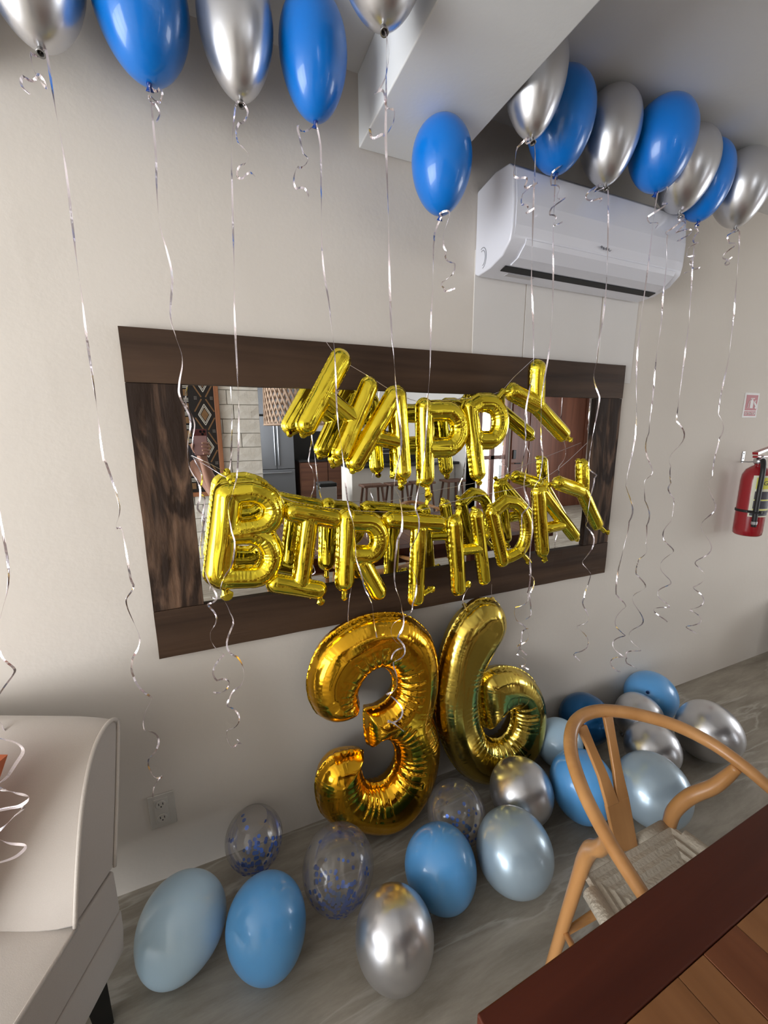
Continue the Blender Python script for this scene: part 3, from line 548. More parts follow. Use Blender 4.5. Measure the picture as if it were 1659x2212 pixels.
six = [(1060, 92), (1110, 60), (1180, 58), (1230, 105), (1246, 190), (1222, 270), (1172, 350), (1130, 430), (1106, 500), (1094, 580), (1096, 670), (1112, 750), (1136, 830), (1176, 862), (1232, 856), (1276, 810), (1294, 745), (1290, 676), (1246, 690), (1196, 738), (1156, 788), (1144, 792), (1126, 740), (1110, 660), (1106, 580), (1114, 520), (1160, 470), (1240, 447), (1330, 457), (1410, 510), (1455, 590), (1470, 690), (1462, 800), (1430, 900), (1370, 980), (1290, 1040), (1200, 1085), (1110, 1103), (1020, 1070), (950, 990), (900, 890), (870, 790), (858, 670), (865, 550), (890, 400), (930, 270), (990, 160)]
n3 = number_balloon('big orange-gold foil number three standing against the wall', three, 'gold_foil_three', -.132, -.095, .082, .080, .017, .34, 1.7, .0038)
n6 = number_balloon('big pale gold foil number six leaning beside the three', six, 'gold_foil_six', -.110, -.084, .080, .076, .018, .30, 4.1, .0038)
def foil_tab(parent, px, py, Y, r, ang, m, flat=.02):
    p_ = atY(px, py, Y); dv = np.array([math.sin(math.radians(ang)), 0, -math.cos(math.radians(ang))]); sv = np.array([dv[2], 0, -dv[0]]); mb = MB()
    o = [p_+sv*r*.45, p_+dv*r*1.2+sv*r*.8+np.array([0, -.008, 0]), p_+dv*r*2.2+sv*r*.5, p_+dv*r*2.3-sv*r*.5, p_+dv*r*1.2-sv*r*.7+np.array([0, .006, 0]), p_-sv*r*.45]
    mb.prism(o, (0, .003, 0)).build('filling_tab', m, parent, tuple(p_))
foil_tab(n3, 866, 1780, -.13, .016, -15, 'gold_foil_three'); foil_tab(n3, 753, 1366, -.095, .010, 170, 'gold_foil_three')
foil_tab(n6, 1005, 1312, -.09, .009, 200, 'gold_foil_six'); foil_tab(n6, 1062, 1300, -.09, .009, 160, 'gold_foil_six')
# ribbon loops from which the numbers hang below the letters
for k_, (lbl, pts) in enumerate((('short silver ribbon tied to the top left of the three', [(760, 1262), (754, 1300), (752, 1335), (754, 1362)]), ('short silver ribbon tied to the left shoulder of the six', [(1012, 1268), (1003, 1285), (1000, 1300), (1008, 1318)]), ('short silver ribbon tied to the top of the six', [(1062, 1262), (1062, 1285), (1068, 1300), (1074, 1312)]))):
    P3 = [atY(x, y, -.10) for x, y in pts]; tag(MB().tube(catmull(P3, 4)[0], .0011, 5).build('tie_ribbon', 'ribbon_silver', None, tuple(P3[0])), lbl, 'ribbon')

# ================================================================== LATEX BALLOONS AND RIBBONS
def balloon_profile(Rm, Hh, pear=.16, n=26):
    out = []
    for i in range(n+1):
        th = math.pi*i/n; out.append((max(Rm*math.sin(th)*(1-pear*math.cos(th)), .0035 if i == 0 else .0002), Hh*(.5-.5*math.cos(th))))
    return out
def ribbon_mesh(P3, width, phase, twist=9.0):
    n = len(P3); vs = []; fs = []; s = 0.0
    for i in range(n):
        if i: s += np.linalg.norm(P3[i]-P3[i-1])
        t = P3[min(i+1, n-1)]-P3[max(i-1, 0)]; t /= np.linalg.norm(t)+1e-12
        a = phase+twist*s; N_ = np.array([math.cos(a), math.sin(a), .25*math.sin(2.3*a)]); w = np.cross(t, N_); l_ = np.linalg.norm(w)
        w = w/l_ if l_ > 1e-3 else np.array([1.0, 0, 0]); nn = np.cross(w, t)*.00012
        vs += [P3[i]+w*width/2+nn, P3[i]-w*width/2+nn, P3[i]-w*width/2-nn, P3[i]+w*width/2-nn]
    for i in range(n-1):
        for k in range(4): fs.append((i*4+k, i*4+(k+1) % 4, (i+1)*4+(k+1) % 4, (i+1)*4+k))
    fs += [(3, 2, 1, 0), ((n-1)*4, (n-1)*4+1, (n-1)*4+2, (n-1)*4+3)]
    return MB().add(vs, fs)
def px_ribbon(name, parent, pts, Y0, Y1, width, phase, first=None, twist=9.0, curl=.5):
    P3 = []; m = len(pts); base = None
    for i, (x, y) in enumerate(pts):
        Y = Y0+(Y1-Y0)*min(1, 2.2*i/max(1, m-1)); P3.append(atY(x, y, Y))
    if first is not None: P3 = [np.array(first)]+P3
    C, T = catmull(P3, 7)
    for j, (p_, t) in enumerate(zip(C, T)):            # curl: push mid-points between successive bends to the front or back
        i = min(int(t), len(P3)-2); seg = P3[i+1]-P3[i]; side = abs(seg[0]); drop = abs(seg[2])+1e-6
        if side > .012 and side/drop > .25: C[j] = p_+np.array([0, curl*min(side, .05)*math.sin(math.pi*t), 0])
    return ribbon_mesh(C, width, phase, twist).build(name, 'ribbon_silver', parent, tuple(P3[0]), smooth=False, fixn=False)
BGRP = 'helium balloons floating under the ceiling'
HEL = {
 0: dict(k=(-190, 95), m='b', W=200, lab='blue balloon at the far left under the ceiling, mostly out of view',
         L=[(-60, 600), (-22, 900), (0, 1110), (19, 1243), (0, 1335), (-12, 1370), (0, 1408), (31, 1445), (0, 1497), (-10, 1530), (4, 1566), (42, 1601), (15, 1660)], T=[]),
 1: dict(k=(88, 105), m='s', W=190, lab='silver balloon at the left corner of the ceiling, next to the largest blue one', T=[(67, 115), (75, 155), (102, 187), (80, 162), (50, 165), (47, 185), (65, 204)],
         L=[(100, 112), (117, 220), (140, 350), (157, 490), (165, 560), (178, 650), (186, 720), (205, 850), (222, 985), (229, 1000), (258, 1092), (251, 1139), (265, 1150), (281, 1244), (288, 1269), (273, 1304), (302, 1380), (286, 1424), (289, 1462), (327, 1506), (312, 1544), (313, 1579), (343, 1601), (321, 1639), (326, 1667), (352, 1677), (333, 1700), (330, 1722)]),
 2: dict(k=(322, 180), m='b', W=203, lab='large royal blue balloon at upper left between two silver ones', T=[(345, 190), (350, 205), (335, 218), (320, 212), (335, 225), (345, 245), (338, 264)],
         L=[(326, 215), (332, 280), (337, 340), (339, 420), (346, 490), (360, 540), (372, 600), (368, 680), (380, 728), (394, 777), (387, 830), (389, 858), (411, 907), (406, 959), (408, 1005), (430, 1047), (432, 1075), (427, 1099), (441, 1120), (436, 1155), (433, 1197), (450, 1256), (468, 1290), (449, 1306), (468, 1335), (455, 1365), (459, 1390), (484, 1414), (461, 1448), (469, 1470), (495, 1476), (461, 1495)]),
 3: dict(k=(520, 218), m='s', W=165, lab='silver balloon between two blue ones, above the left part of the mirror', T=[(527, 225), (535, 245), (517, 265), (510, 290), (525, 318), (537, 335), (528, 355), (512, 372), (525, 384), (551, 381)],
         L=[(510, 225), (503, 280), (500, 340), (502, 430), (505, 560), (507, 690), (514, 830), (516, 900), (513, 1012), (502, 1068), (493, 1099), (500, 1145), (507, 1176), (499, 1225), (481, 1256), (478, 1284), (495, 1319), (504, 1347), (490, 1395), (513, 1420), (527, 1452), (517, 1484), (495, 1511), (493, 1527), (517, 1551), (493, 1575), (491, 1595), (505, 1613), (521, 1607), (511, 1597)]),
 4: dict(k=(682, 262), m='b', W=154, lab='royal blue balloon just left of the ceiling beam', T=[(645, 270), (648, 300), (655, 330), (666, 345), (643, 360), (635, 385), (640, 408), (667, 424)],
         L=[(690, 300), (693, 330), (694, 430), (695, 520), (700, 590), (710, 650), (716, 705), (723, 765), (727, 867), (730, 910), (742, 1000), (752, 1090), (764, 1135), (768, 1180), (770, 1210), (785, 1260), (803, 1302), (807, 1336), (814, 1377)]),
 5: dict(k=(828, 58), m='s', W=170, lab='silver balloon against the left face of the ceiling beam', T=[(833, 70), (840, 104), (840, 121), (832, 169), (812, 200), (831, 210), (851, 236), (848, 268), (830, 294), (813, 297), (799, 277)],
         L=[(835, 75), (834, 200), (833, 290), (835, 350), (838, 440), (840, 520), (842, 620), (846, 720), (850, 760), (856, 845), (867, 951), (858, 1010), (852, 1052), (863, 1078), (869, 1116), (867, 1149), (857, 1183), (852, 1235), (855, 1270), (868, 1317), (872, 1340), (860, 1375), (874, 1400), (850, 1430), (858, 1470), (835, 1500), (868, 1530), (838, 1560), (872, 1580)]),
 6: dict(k=(952, 464), m='b', W=137, z=2.334, lab='royal blue balloon under the ceiling beam, left of the air conditioner', T=[(950, 461), (969, 472), (958, 520), (963, 542), (982, 569), (977, 593), (955, 612), (961, 623), (983, 623)],
         L=[(938, 520), (936, 560), (934, 640), (931, 690), (929, 795), (924, 858), (922, 907), (915, 1000), (901, 1071), (898, 1099), (905, 1127), (889, 1180), (886, 1221), (900, 1263), (891, 1305), (870, 1335), (846, 1372), (868, 1400), (845, 1425)]),
 7: dict(k=(1149, 300), m='s', W=138, lab='silver balloon beside the right face of the ceiling beam', T=[(1138, 303), (1118, 318), (1113, 345), (1112, 363), (1121, 385), (1136, 397), (1154, 399), (1130, 418), (1127, 442), (1139, 455), (1155, 450)],
         L=[(1155, 320), (1156, 350), (1153, 420), (1150, 520), (1148, 600), (1150, 650), (1153, 760), (1150, 809), (1136, 886), (1136, 942), (1144, 980), (1134, 1033), (1141, 1082), (1128, 1110), (1128, 1155), (1134, 1190), (1144, 1207), (1146, 1242), (1139, 1281), (1113, 1312), (1116, 1340), (1137, 1358), (1127, 1375), (1117, 1412), (1135, 1425), (1125, 1440), (1142, 1446)]),
 8: dict(k=(1203, 375), m='b', W=148, lab='royal blue balloon above the left half of the air conditioner', T=[(1208, 364), (1193, 373), (1191, 400), (1205, 418), (1215, 430), (1193, 448), (1188, 464), (1199, 480), (1215, 480)],
         L=[(1200, 385), (1198, 420), (1195, 500), (1195, 580), (1194, 650), (1190, 720), (1186, 760), (1172, 844), (1169, 886), (1169, 949), (1172, 990), (1165, 1036), (1151, 1082), (1150, 1145), (1146, 1180), (1144, 1235), (1153, 1250), (1144, 1284), (1146, 1316), (1130, 1340), (1140, 1365), (1122, 1393), (1138, 1415)]),
 9: dict(k=(1307, 401), m='s', W=128, lab='silver balloon above the middle of the air conditioner', T=[(1290, 405), (1271, 415), (1280, 433), (1295, 436), (1301, 424)],
         L=[(1313, 410), (1314, 450), (1312, 560), (1308, 640), (1302, 690), (1288, 784), (1295, 858), (1279, 949), (1272, 1012), (1284, 1033), (1274, 1082), (1269, 1127), (1281, 1155), (1263, 1207), (1276, 1239), (1262, 1291), (1269, 1326), (1251, 1351), (1267, 1375), (1244, 1410), (1253, 1428)]),
 10: dict(k=(1418, 415), m='b', W=138, lab='royal blue balloon above the right half of the air conditioner', T=[(1424, 405), (1435, 421), (1430, 441), (1400, 468), (1404, 482), (1415, 493)],
         L=[(1412, 470), (1402, 560), (1390, 650), (1380, 730), (1375, 795), (1373, 935), (1352, 1050), (1359, 1127), (1344, 1197), (1335, 1235), (1331, 1284), (1345, 1316), (1331, 1354), (1344, 1375), (1327, 1402), (1341, 1419), (1323, 1441), (1337, 1449)]),
 11: dict(k=(1467, 460), m='s', W=132, lab='silver balloon squeezed between two blue ones at upper right', T=[(1475, 478), (1467, 496), (1481, 496), (1487, 508), (1471, 519)],
         L=[(1473, 464), (1457, 490), (1442, 508), (1440, 560), (1437, 600), (1432, 640), (1428, 700), (1418, 770), (1410, 860), (1402, 934), (1407, 1007), (1393, 1038), (1393, 1081), (1397, 1135), (1395, 1175), (1380, 1208), (1374, 1240), (1387, 1275), (1370, 1305), (1382, 1352), (1363, 1384), (1378, 1406), (1354, 1421), (1356, 1434), (1376, 1444)]),
 12: dict(k=(1510, 478), m='b', W=112, lab='royal blue balloon at upper right, last blue one in the row', T=[(1505, 492), (1508, 502), (1500, 525), (1487, 535), (1484, 555), (1495, 557), (1498, 580), (1478, 590)],
         L=[(1503, 500), (1497, 560), (1492, 640), (1488, 700), (1480, 760), (1465, 877), (1462, 910), (1469, 961), (1449, 1007), (1449, 1044), (1456, 1078), (1450, 1125), (1435, 1168), (1447, 1198), (1430, 1235), (1442, 1265), (1425, 1292), (1440, 1312), (1417, 1325), (1440, 1345)]),
 13: dict(k=(1588, 492), m='s', W=116, lab='silver balloon at the far right end of the ceiling row', T=[(1584, 498), (1572, 508), (1575, 525), (1582, 535), (1568, 560), (1572, 572), (1582, 555)],
         L=[(1597, 500), (1595, 560), (1590, 620), (1585, 680), (1574, 773), (1559, 844), (1552, 894), (1554, 947), (1544, 987), (1539, 1028), (1542, 1081), (1524, 1121), (1532, 1168), (1510, 1208), (1519, 1235), (1505, 1265), (1515, 1285), (1497, 1315), (1509, 1329), (1490, 1352), (1505, 1369)])}
for i, D in HEL.items():
    top = D.get('z', CH); hh = .262 if 'z' not in D else .235
    P = atZ(*D['k'], top-hh-.002); dep = (P+np.array([0, 0, hh*.55])-CAM)@_w; Rm = D['W']*dep/F_PX/2*.94
    if i in (0, 1, 5): Rm = .092
    blue = D['m'] == 'b'
    th = thing('ceiling_balloon', D['lab'], 'balloon', tuple(P), BGRP)
    MB().lathe(balloon_profile(Rm, hh, .13 if blue else .20), 40, Matrix.Translation(tuple(P)), cap=False).build('latex_body', 'latex_royal' if blue else 'latex_silver', th, tuple(P), smooth=True)
    kn = MB(); kn.lathe([(.0035, .004), (.006, -.001), (.0045, -.006), (.0075, -.012), (.0085, -.014), (.006, -.013)], 14, Matrix.Translation(tuple(P)) @ Matrix.Rotation(.5 if blue else -.4, 4, 'X'), cap=False)
    kn.build('knot', 'latex_knot_blue' if blue else 'latex_knot_silver', th, tuple(P), smooth=True)
    K0 = P+np.array([0, -.004, -.006]); Yb = min(P[1], -.185 if i < 8 or i > 9 else -.19)
    px_ribbon('ribbon', th, D['L'], P[1]-.004, Yb, .0048, i*1.7, first=K0, twist=11.0)
    if D['T']: lab(px_ribbon('ribbon_tail', th, D['T'], P[1]-.006, P[1]-.012, .0048, i*2.3, first=K0, twist=16.0, curl=.7), 'short curled ribbon end')

FGRP = 'balloons lying on the floor'
def floor_balloon(label, cx, cy, R, elong, m, axis=(.1, .1, -1), pear=.10, knot='latex_knot_blue', z=None, dy=0.0, name='floor_balloon'):
    ax = np.array(axis, float); ax /= np.linalg.norm(ax); Hh = 2*R*elong
    # vertical half-extent of the spheroid: rest it on the floor
    vz = math.sqrt((R*math.sqrt(1-ax[2]**2))**2+(Hh/2*ax[2])**2) if z is None else z
    C = atZ(cx, cy, vz)+np.array([0, dy, 0]); base = np.array([C[0], C[1], C[2]-vz])
    th = thing(name, label, 'balloon', tuple(base), FGRP)
    M = Matrix.Translation(tuple(C)) @ rotmat(-ax) @ Matrix.Translation((0, 0, -Hh/2))
    MB().lathe(balloon_profile(R, Hh, pear), 44, M, cap=False).build('latex_body', m, th, tuple(C), smooth=True)
    if ax[2] > -.93:
        kn = MB(); kn.lathe([(.0035, .004), (.006, -.001), (.0045, -.006), (.0085, -.014), (.006, -.013)], 14, M, cap=False); kn.build('knot', knot, th, tuple(C+ax*Hh/2), smooth=True)
    return th, C, vz
def confetti(th, C, R, vz, n, spread, seed):
    rg = np.random.default_rng(seed); mb = MB(); top = 0
    for i in range(n):
        if rg.random() < spread: v = rg.normal(size=3)
        else: v = np.array([rg.normal()*.6, rg.normal()*.6-.1, -abs(rg.normal())-.5])
        v /= np.linalg.norm(v); c = C+v*np.array([R, R, vz])*.955; r = .0062*(.8+.4*rg.random()); a = np.cross(v, rg.normal(size=3)); a /= np.linalg.norm(a); b_ = np.cross(v, a)
        o = [c+a*r*math.cos(q)+b_*r*math.sin(q) for q in np.linspace(0, 2*math.pi, 9)[:-1]]; mb.prism(o, -v*.0004)
    o = mb.build('confetti', 'confetti_blue', th, tuple(C), fixn=False); o['kind'] = 'stuff'; lab(o, 'small round metallic blue confetti inside the balloon')
floor_balloon('pale blue balloon on the floor beside the armless chair', 390, 2003, .116, 1.10, 'latex_pale', (-.45, -.25, -.8))
floor_balloon('sky blue balloon on the floor, second from the left in front', 578, 2003, .108, 1.20, 'latex_sky', (.12, -.22, -.9))
floor_balloon('large chrome silver balloon at the front of the floor', 853, 2028, .107, 1.22, 'latex_silver', (.1, .1, -1), knot='latex_knot_silver')
floor_balloon('sky blue balloon on the floor between the chrome one and the pearl one', 954, 1876, .113, 1.08, 'latex_sky', (.3, -.3, -.9))
floor_balloon('pearly grey-blue balloon on the floor in front of the number six', 1108, 1840, .122, 1.05, 'latex_pearl', (-.1, .4, -.9), knot='latex_knot_silver')
t_, C_, v_ = floor_balloon('clear balloon full of blue confetti, behind the front chrome balloon', 730, 1878, .112, 1.16, 'latex_clear', (-.1, .1, -1)); confetti(t_, C_, .112, v_, 150, .09, 3)
t_, C_, v_ = floor_balloon('clear confetti balloon by the wall, behind the sky blue balloon', 548, 1795, .095, 1.15, 'latex_clear', (.1, .1, -1), dy=-.035); confetti(t_, C_, .095, v_, 110, .3, 5)
t_, C_, v_ = floor_balloon('clear confetti balloon at the foot of the number six', 986, 1758, .106, 1.05, 'latex_clear', (.2, .1, -1)); confetti(t_, C_, .108, v_, 80, .02, 8)
floor_balloon('chrome silver balloon right of the number six', 1125, 1712, .118, 1.04, 'latex_silver', (.2, .3, -.9), knot='latex_knot_silver')
floor_balloon('pale blue balloon against the wall beside the number six', 1206, 1606, .100, 1.12, 'latex_pale', (.2, .3, -.9))
floor_balloon('sky blue balloon behind the left arm of the wooden chair', 1258, 1700, .118, 1.15, 'latex_sky', (.1, -.1, -1))
floor_balloon('dark metallic blue balloon by the wall', 1265, 1553, .118, 1.03, 'latex_dark_blue', (.6, .2, -.5))
floor_balloon('chrome silver balloon between the dark blue and the rearmost sky blue one', 1378, 1548, .108, 1.02, 'latex_silver', (-.4, .2, -.7), knot='latex_knot_silver')
floor_balloon('sky blue balloon farthest along the wall', 1405, 1502, .124, 1.06, 'latex_sky', (-.75, -.35, .55))
floor_balloon('chrome silver balloon just behind the wooden chair back', 1408, 1618, .110, 1.03, 'latex_silver', (.3, .3, -.8), knot='latex_knot_silver')
floor_balloon('pearly grey-blue balloon behind the right arm of the wooden chair', 1408, 1706, .130, 1.03, 'latex_pearl', (.5, .4, -.7), knot='latex_knot_silver')
floor_balloon('chrome silver balloon farthest to the right on the floor', 1528, 1580, .130, 1.02, 'latex_silver', (-.5, .4, -.7), knot='latex_knot_silver')

# ================================================================== ARMLESS CHAIR (left edge)
sa = math.radians(24); SF = np.array([-math.sin(sa), -math.cos(sa), 0]); SL = np.array([math.cos(sa), -math.sin(sa), 0]); SO = np.array([-.305, -.31, 0.0]); SW = .55
def sp(f_, l_, z): return SO+SF*f_+SL*l_+np.array([0, 0, z])
sofa = thing('armless_chair', 'beige upholstered armless chair with piped edges at the left edge', 'chair', tuple(sp(.2, -SW/2, 0)))
backp = [(.128, .443), (.116, .492), (.091, .584), (.062, .674), (.030, .742), (.004, .778), (-.020, .797), (-.046, .806), (-.068, .803), (-.080, .792), (-.083, .776), (-.062, .681), (-.035, .572), (-.001, .440)]
def puffed(name, prof, l0, l1, puff, m, parent, nl=14):
    """extrude a side profile along the chair's width with softly domed faces"""
    cz = np.mean([z for _, z in prof]); cf = np.mean([f for f, _ in prof]); vs = []; fs = []; n = len(prof)
    for j in range(nl+1):
        u = j/nl; k = 1-(abs(2*u-1))**6; l_ = l0+(l1-l0)*u
        for f_, z in prof:
            d = np.array([f_-cf, z-cz]); q = d*(1+puff*k*(1 if j not in (0, nl) else 0)); vs.append(sp(cf+q[0], l_, cz+q[1]))
    for j in range(nl):
        for i in range(n): fs.append((j*n+i, j*n+(i+1) % n, (j+1)*n+(i+1) % n, (j+1)*n+i))
    fs += [tuple(reversed(range(n))), tuple(range(nl*n, nl*n+n))]
    return MB().add(vs, fs).build(name, m, parent, tuple(sp(cf, (l0+l1)/2, cz)), bevel=.006)
bk = puffed('backrest', backp, -SW, 0, .05, 'sofa_fabric', sofa)
pf = [sp(f_, .002, z) for f_, z in backp[:10]]; MB().tube(catmull(pf, 3)[0], .0048, 8).build('piping', 'sofa_piping', bk, tuple(pf[4]), smooth=True)
pb = [sp(f_, .002, z) for f_, z in backp[9:]]; MB().tube(catmull(pb, 3)[0], .0042, 8).build('piping', 'sofa_piping', bk, tuple(pb[2]), smooth=True)
st = puffed('seat', [(0, .306), (.66, .306), (.672, .33), (.672, .40), (.655, .428), (.40, .436), (.13, .434), (0, .430)], -SW, 0, .008, 'sofa_fabric', sofa)
e_ = [sp(.12, .001, .436), sp(.40, .001, .436), sp(.66, .001, .428)]; MB().tube(e_, .0045, 8).build('piping', 'sofa_piping', st, tuple(e_[1]), smooth=True)
puffed('base', [(0.006, .184), (.655, .184), (.66, .20), (.66, .300), (-.006, .300), (-.004, .24)], -SW, -.002, .0, 'sofa_fabric', sofa)
for f_, l_ in ((.055, -.055), (.60, -.055), (.055, -SW+.055), (.60, -SW+.055)):
    p0, p1 = sp(f_, l_, .185), sp(f_-.01, l_, 0); MB().tube([p0, p1], [.036, .026], 4, up=(SL[0], SL[1], 0)).build('leg', 'leg_black', sofa, tuple(p0))
# orange box leaning on the backrest
bx_ = thing('picture_box', 'orange box with a cream printed face leaning on the armless chair', 'box', tuple(sp(.17, -.35, .437)))
Ptr = at_plane(10, 1657, SF, SF@sp(.165, 0, 0)); zt = Ptr[2]; lr = (Ptr-SO)@SL-.022
def obx(l0, l1, f0, f1, z0, z1, lean=.10):
    vs = []
    for z in (z0, z1):
        s_ = -lean*(z-.437)
        for l_, f_ in ((l0, f0), (l1, f0), (l1, f1), (l0, f1)): vs.append(sp(f_+s_+.10*(zt-.437), l_-.42*(zt-z), z))
    return MB().add(vs, [(0, 3, 2, 1), (4, 5, 6, 7), (0, 1, 5, 4), (1, 2, 6, 5), (2, 3, 7, 6), (3, 0, 4, 7)])
obx(lr-.26, lr, .135, .163, .437, zt).build('body', 'orange_board', bx_, tuple(sp(.18, lr-.13, .6)))
obx(lr-.258, lr-.001, .1632, .1665, .437, zt+.002).build('face', 'cream_board', bx_, tuple(sp(.207, lr-.13, .6)))
obx(lr-.245, lr-.010, .1666, .1672, .450, zt-.011).build('print', 'navy_print', bx_, tuple(sp(.209, lr-.13, .6)))
# ribbon pile curling over the box
C_ = [at_plane(x, y, SF, SF@sp(.215, 0, 0)) for x, y in ((-20, 1590), (0, 1595), (35, 1605), (50, 1622), (34, 1650), (14, 1680), (-6, 1700), (30, 1712), (63, 1722), (45, 1740), (14, 1746), (-8, 1752), (50, 1744), (30, 1765), (7, 1788), (-12, 1805), (17, 1821), (55, 1827), (36, 1849), (0, 1863), (-25, 1866))]
tag(ribbon_mesh(catmull(C_, 6)[0], .0055, .4, 14).build('curled_ribbon', 'ribbon_silver', None, tuple(C_[5]), fixn=False), 'loose curls of silver ribbon over the orange box', 'ribbon')

# ================================================================== DINING TABLE (bottom right)
tb = thing('dining_table', 'long dining table of reddish planks with a dark mahogany border', 'table', (.262, -1.014, 0))
TX0, TX1, TY0, TY1, TZ, BW = .262, 2.35, -2.03, -1.014, .75, .088
for lo, hi in (((TX0, TY1-BW, TZ-.042), (TX1, TY1, TZ)), ((TX0, TY0, TZ-.042), (TX1, TY0+BW, TZ))):
    MB().box(lo, hi).build('border_board', 'table_border_wood', tb, tuple((np.array(lo)+np.array(hi))/2), bevel=.003)
x = TX0; k = 0; pm = ['table_plank_red', 'table_plank_brown', 'table_plank_dark', 'table_plank_red', 'table_plank_brown']
while x < TX1-.01:
    w_ = [.092, .075, .11, .06, .085][k % 5]; x1 = min(x+w_, TX1)
    MB().box((x+.0006, TY0+BW+.0008, TZ-.038), (x1-.0006, TY1-BW-.0008, TZ-.0006*(k % 2))).build('plank', pm[(k*3+k//4) % 5], tb, ((x+x1)/2, -1.5, TZ-.02), bevel=.0012); x = x1; k += 1
for xa, xb, ya, yb in ((TX0+.1, TX1-.1, TY1-.12, TY1-.095), (TX0+.1, TX1-.1, TY0+.095, TY0+.12), (TX0+.1, TX0+.125, TY0+.12, TY1-.12), (TX1-.125, TX1-.1, TY0+.12, TY1-.12)):
    MB().box((xa, ya, TZ-.13), (xb, yb, TZ-.042)).build('apron', 'table_border_wood', tb, ((xa+xb)/2, (ya+yb)/2, TZ-.09))
for xa in (TX0+.12, TX1-.12):
    for ya in (TY0+.12, TY1-.12): MB().box((xa-.04, ya-.04, 0), (xa+.04, ya+.04, TZ-.042)).build('leg', 'table_border_wood', tb, (xa, ya, .35), bevel=.004)
tb.rotation_euler = (0, 0, math.radians(1.73))

# ================================================================== WISHBONE CHAIRS
def wishbone(label, M, group):
    """built in its own frame at the place of the front chair, then carried by matrix M"""
    X = lambda p_: np.array(M @ Vector(tuple(map(float, p_))))
    th = thing('dining_chair', label, 'chair', tuple(X((.885, -.99, 0))), group)
    rail = [(.628, -1.035, .688), (.640, -.985, .692), (.664, -.892, .702), (.702, -.795, .715), (.760, -.706, .730), (.832, -.655, .742), (.912, -.650, .746), (.995, -.688, .742), (1.070, -.752, .731), (1.112, -.822, .716), (1.122, -.892, .702), (1.112, -.960, .692), (1.100, -1.025, .688)]
    rr = [.0115, .0128, .0142, .0155, .0160, .0165, .0165, .0165, .0160, .0155, .0145, .0128, .0115]
    C, T_ = catmull(rail, 6); R_ = np.interp(T_, range(len(rr)), rr)
    MB().tube([X(p_) for p_ in C], list(R_), 14).build('top_rail', 'chair_wood', th, tuple(X(rail[6])), smooth=True)
    # rear legs: straight to the seat, then sweeping forward and out to carry the rail
    legL = [(.690, -.742, 0), (.704, -.757, .15), (.722, -.772, .32), (.737, -.782, .44), (.740, -.790, .50), (.728, -.812, .56), (.705, -.845, .61), (.690, -.868, .655), (.672, -.880, .692)]
    legR = [(1.100, -.742, 0), (1.090, -.757, .15), (1.078, -.772, .32), (1.066, -.784, .44), (1.066, -.792, .50), (1.080, -.815, .56), (1.102, -.848, .61), (1.114, -.868, .655), (1.117, -.882, .692)]
    rl = [.0110, .0132, .0150, .0165, .0178, .0180, .0165, .0145, .0120]
    for Lg in (legL, legR):
        C, T_ = catmull(Lg, 5); MB().tube([X(p_) for p_ in C], list(np.interp(T_, range(9), rl)), 12).build('leg', 'chair_wood', th, tuple(X(Lg[3])), smooth=True)
    for a, b_ in (((.640, -1.205, 0), (.652, -1.185, .455)), ((1.125, -1.205, 0), (1.115, -1.185, .455))):
        MB().tube([X(a), X((np.array(a)*.5+np.array(b_)*.5)), X(b_)], [.012, .0185, .0165], 12).build('leg', 'chair_wood', th, tuple(X(a)), smooth=True)
    # Y-shaped splat
    def slat(pts, ws, t=.011):
        vs = []; fs = []; n = len(pts)
        for i, p_ in enumerate(pts):
            p_ = np.array(p_); tg = np.array(pts[min(i+1, n-1)])-np.array(pts[max(i-1, 0)]); wv = np.array([1.0, -.06, 0]); nv = np.cross(tg, wv); nv /= np.linalg.norm(nv)
            for s1, s2 in ((-1, -1), (1, -1), (1, 1), (-1, 1)): vs.append(X(p_+wv*ws[i]/2*s1+nv*t/2*s2))
        for i in range(n-1):
            for k in range(4): fs.append((i*4+k, i*4+(k+1) % 4, (i+1)*4+(k+1) % 4, (i+1)*4+k))
        fs += [(3, 2, 1, 0), tuple((n-1)*4+k for k in range(4))]; return vs, fs
    mb = MB(); mb.add(*slat([(.893, -.792, .435), (.891, -.772, .50), (.889, -.750, .565)], [.072, .072, .076]))
    mb.add(*slat([(.872, -.752, .560), (.864, -.722, .625), (.850, -.690, .69), (.838, -.668, .738)], [.040, .030, .027, .030])); mb.add(*slat([(.908, -.752, .560), (.915, -.724, .625), (.926, -.692, .69), (.934, -.668, .738)], [.040, .028, .026, .030]))
    mb.build('splat', 'chair_wood', th, tuple(X((.89, -.75, .5))), bevel=.003)
    # woven cord seat: four sloping triangular fields over the seat frame, corner blocks raised
    c0, c1, c2_, c3_ = (.742, -.782), (1.064, -.782), (1.118, -1.19), (.648, -1.19); cc = (.885, -1.0)
    def P2(c, z): return X((c[0], c[1], z))
    mb = MB(); nrow = 9
    for a, b_ in ((c0, c1), (c1, c2_), (c2_, c3_), (c3_, c0)):
        for i in range(nrow):                          # each field is laid up from rolls of cord, one row after the other
            u0 = i/nrow; u1 = (i+1)/nrow; q = []
            for u, dz in ((u0, -.0020), ((u0+u1)/2, .0022), (u1, -.0020)):
                pa = np.array(a)*(1-u)+np.array(cc)*u; pb_ = np.array(b_)*(1-u)+np.array(cc)*u; z = .452-.016*u+dz; q += [P2(pa, z), P2(pb_, z)]
            mb.add(q, [(0, 1, 3, 2), (2, 3, 5, 4)])
    mb.build('woven_seat', 'paper_cord', th, tuple(P2(cc, .44)))
    def roll(a, b_, r, n_, m): return MB().tube([X((*a, .440)), X((*b_, .440))], r, 10).build(n_, m, th, tuple(X((*a, .44))), smooth=True)
    def lerp(a, b_, t): return tuple(np.array(a)*(1-t)+np.array(b_)*t)
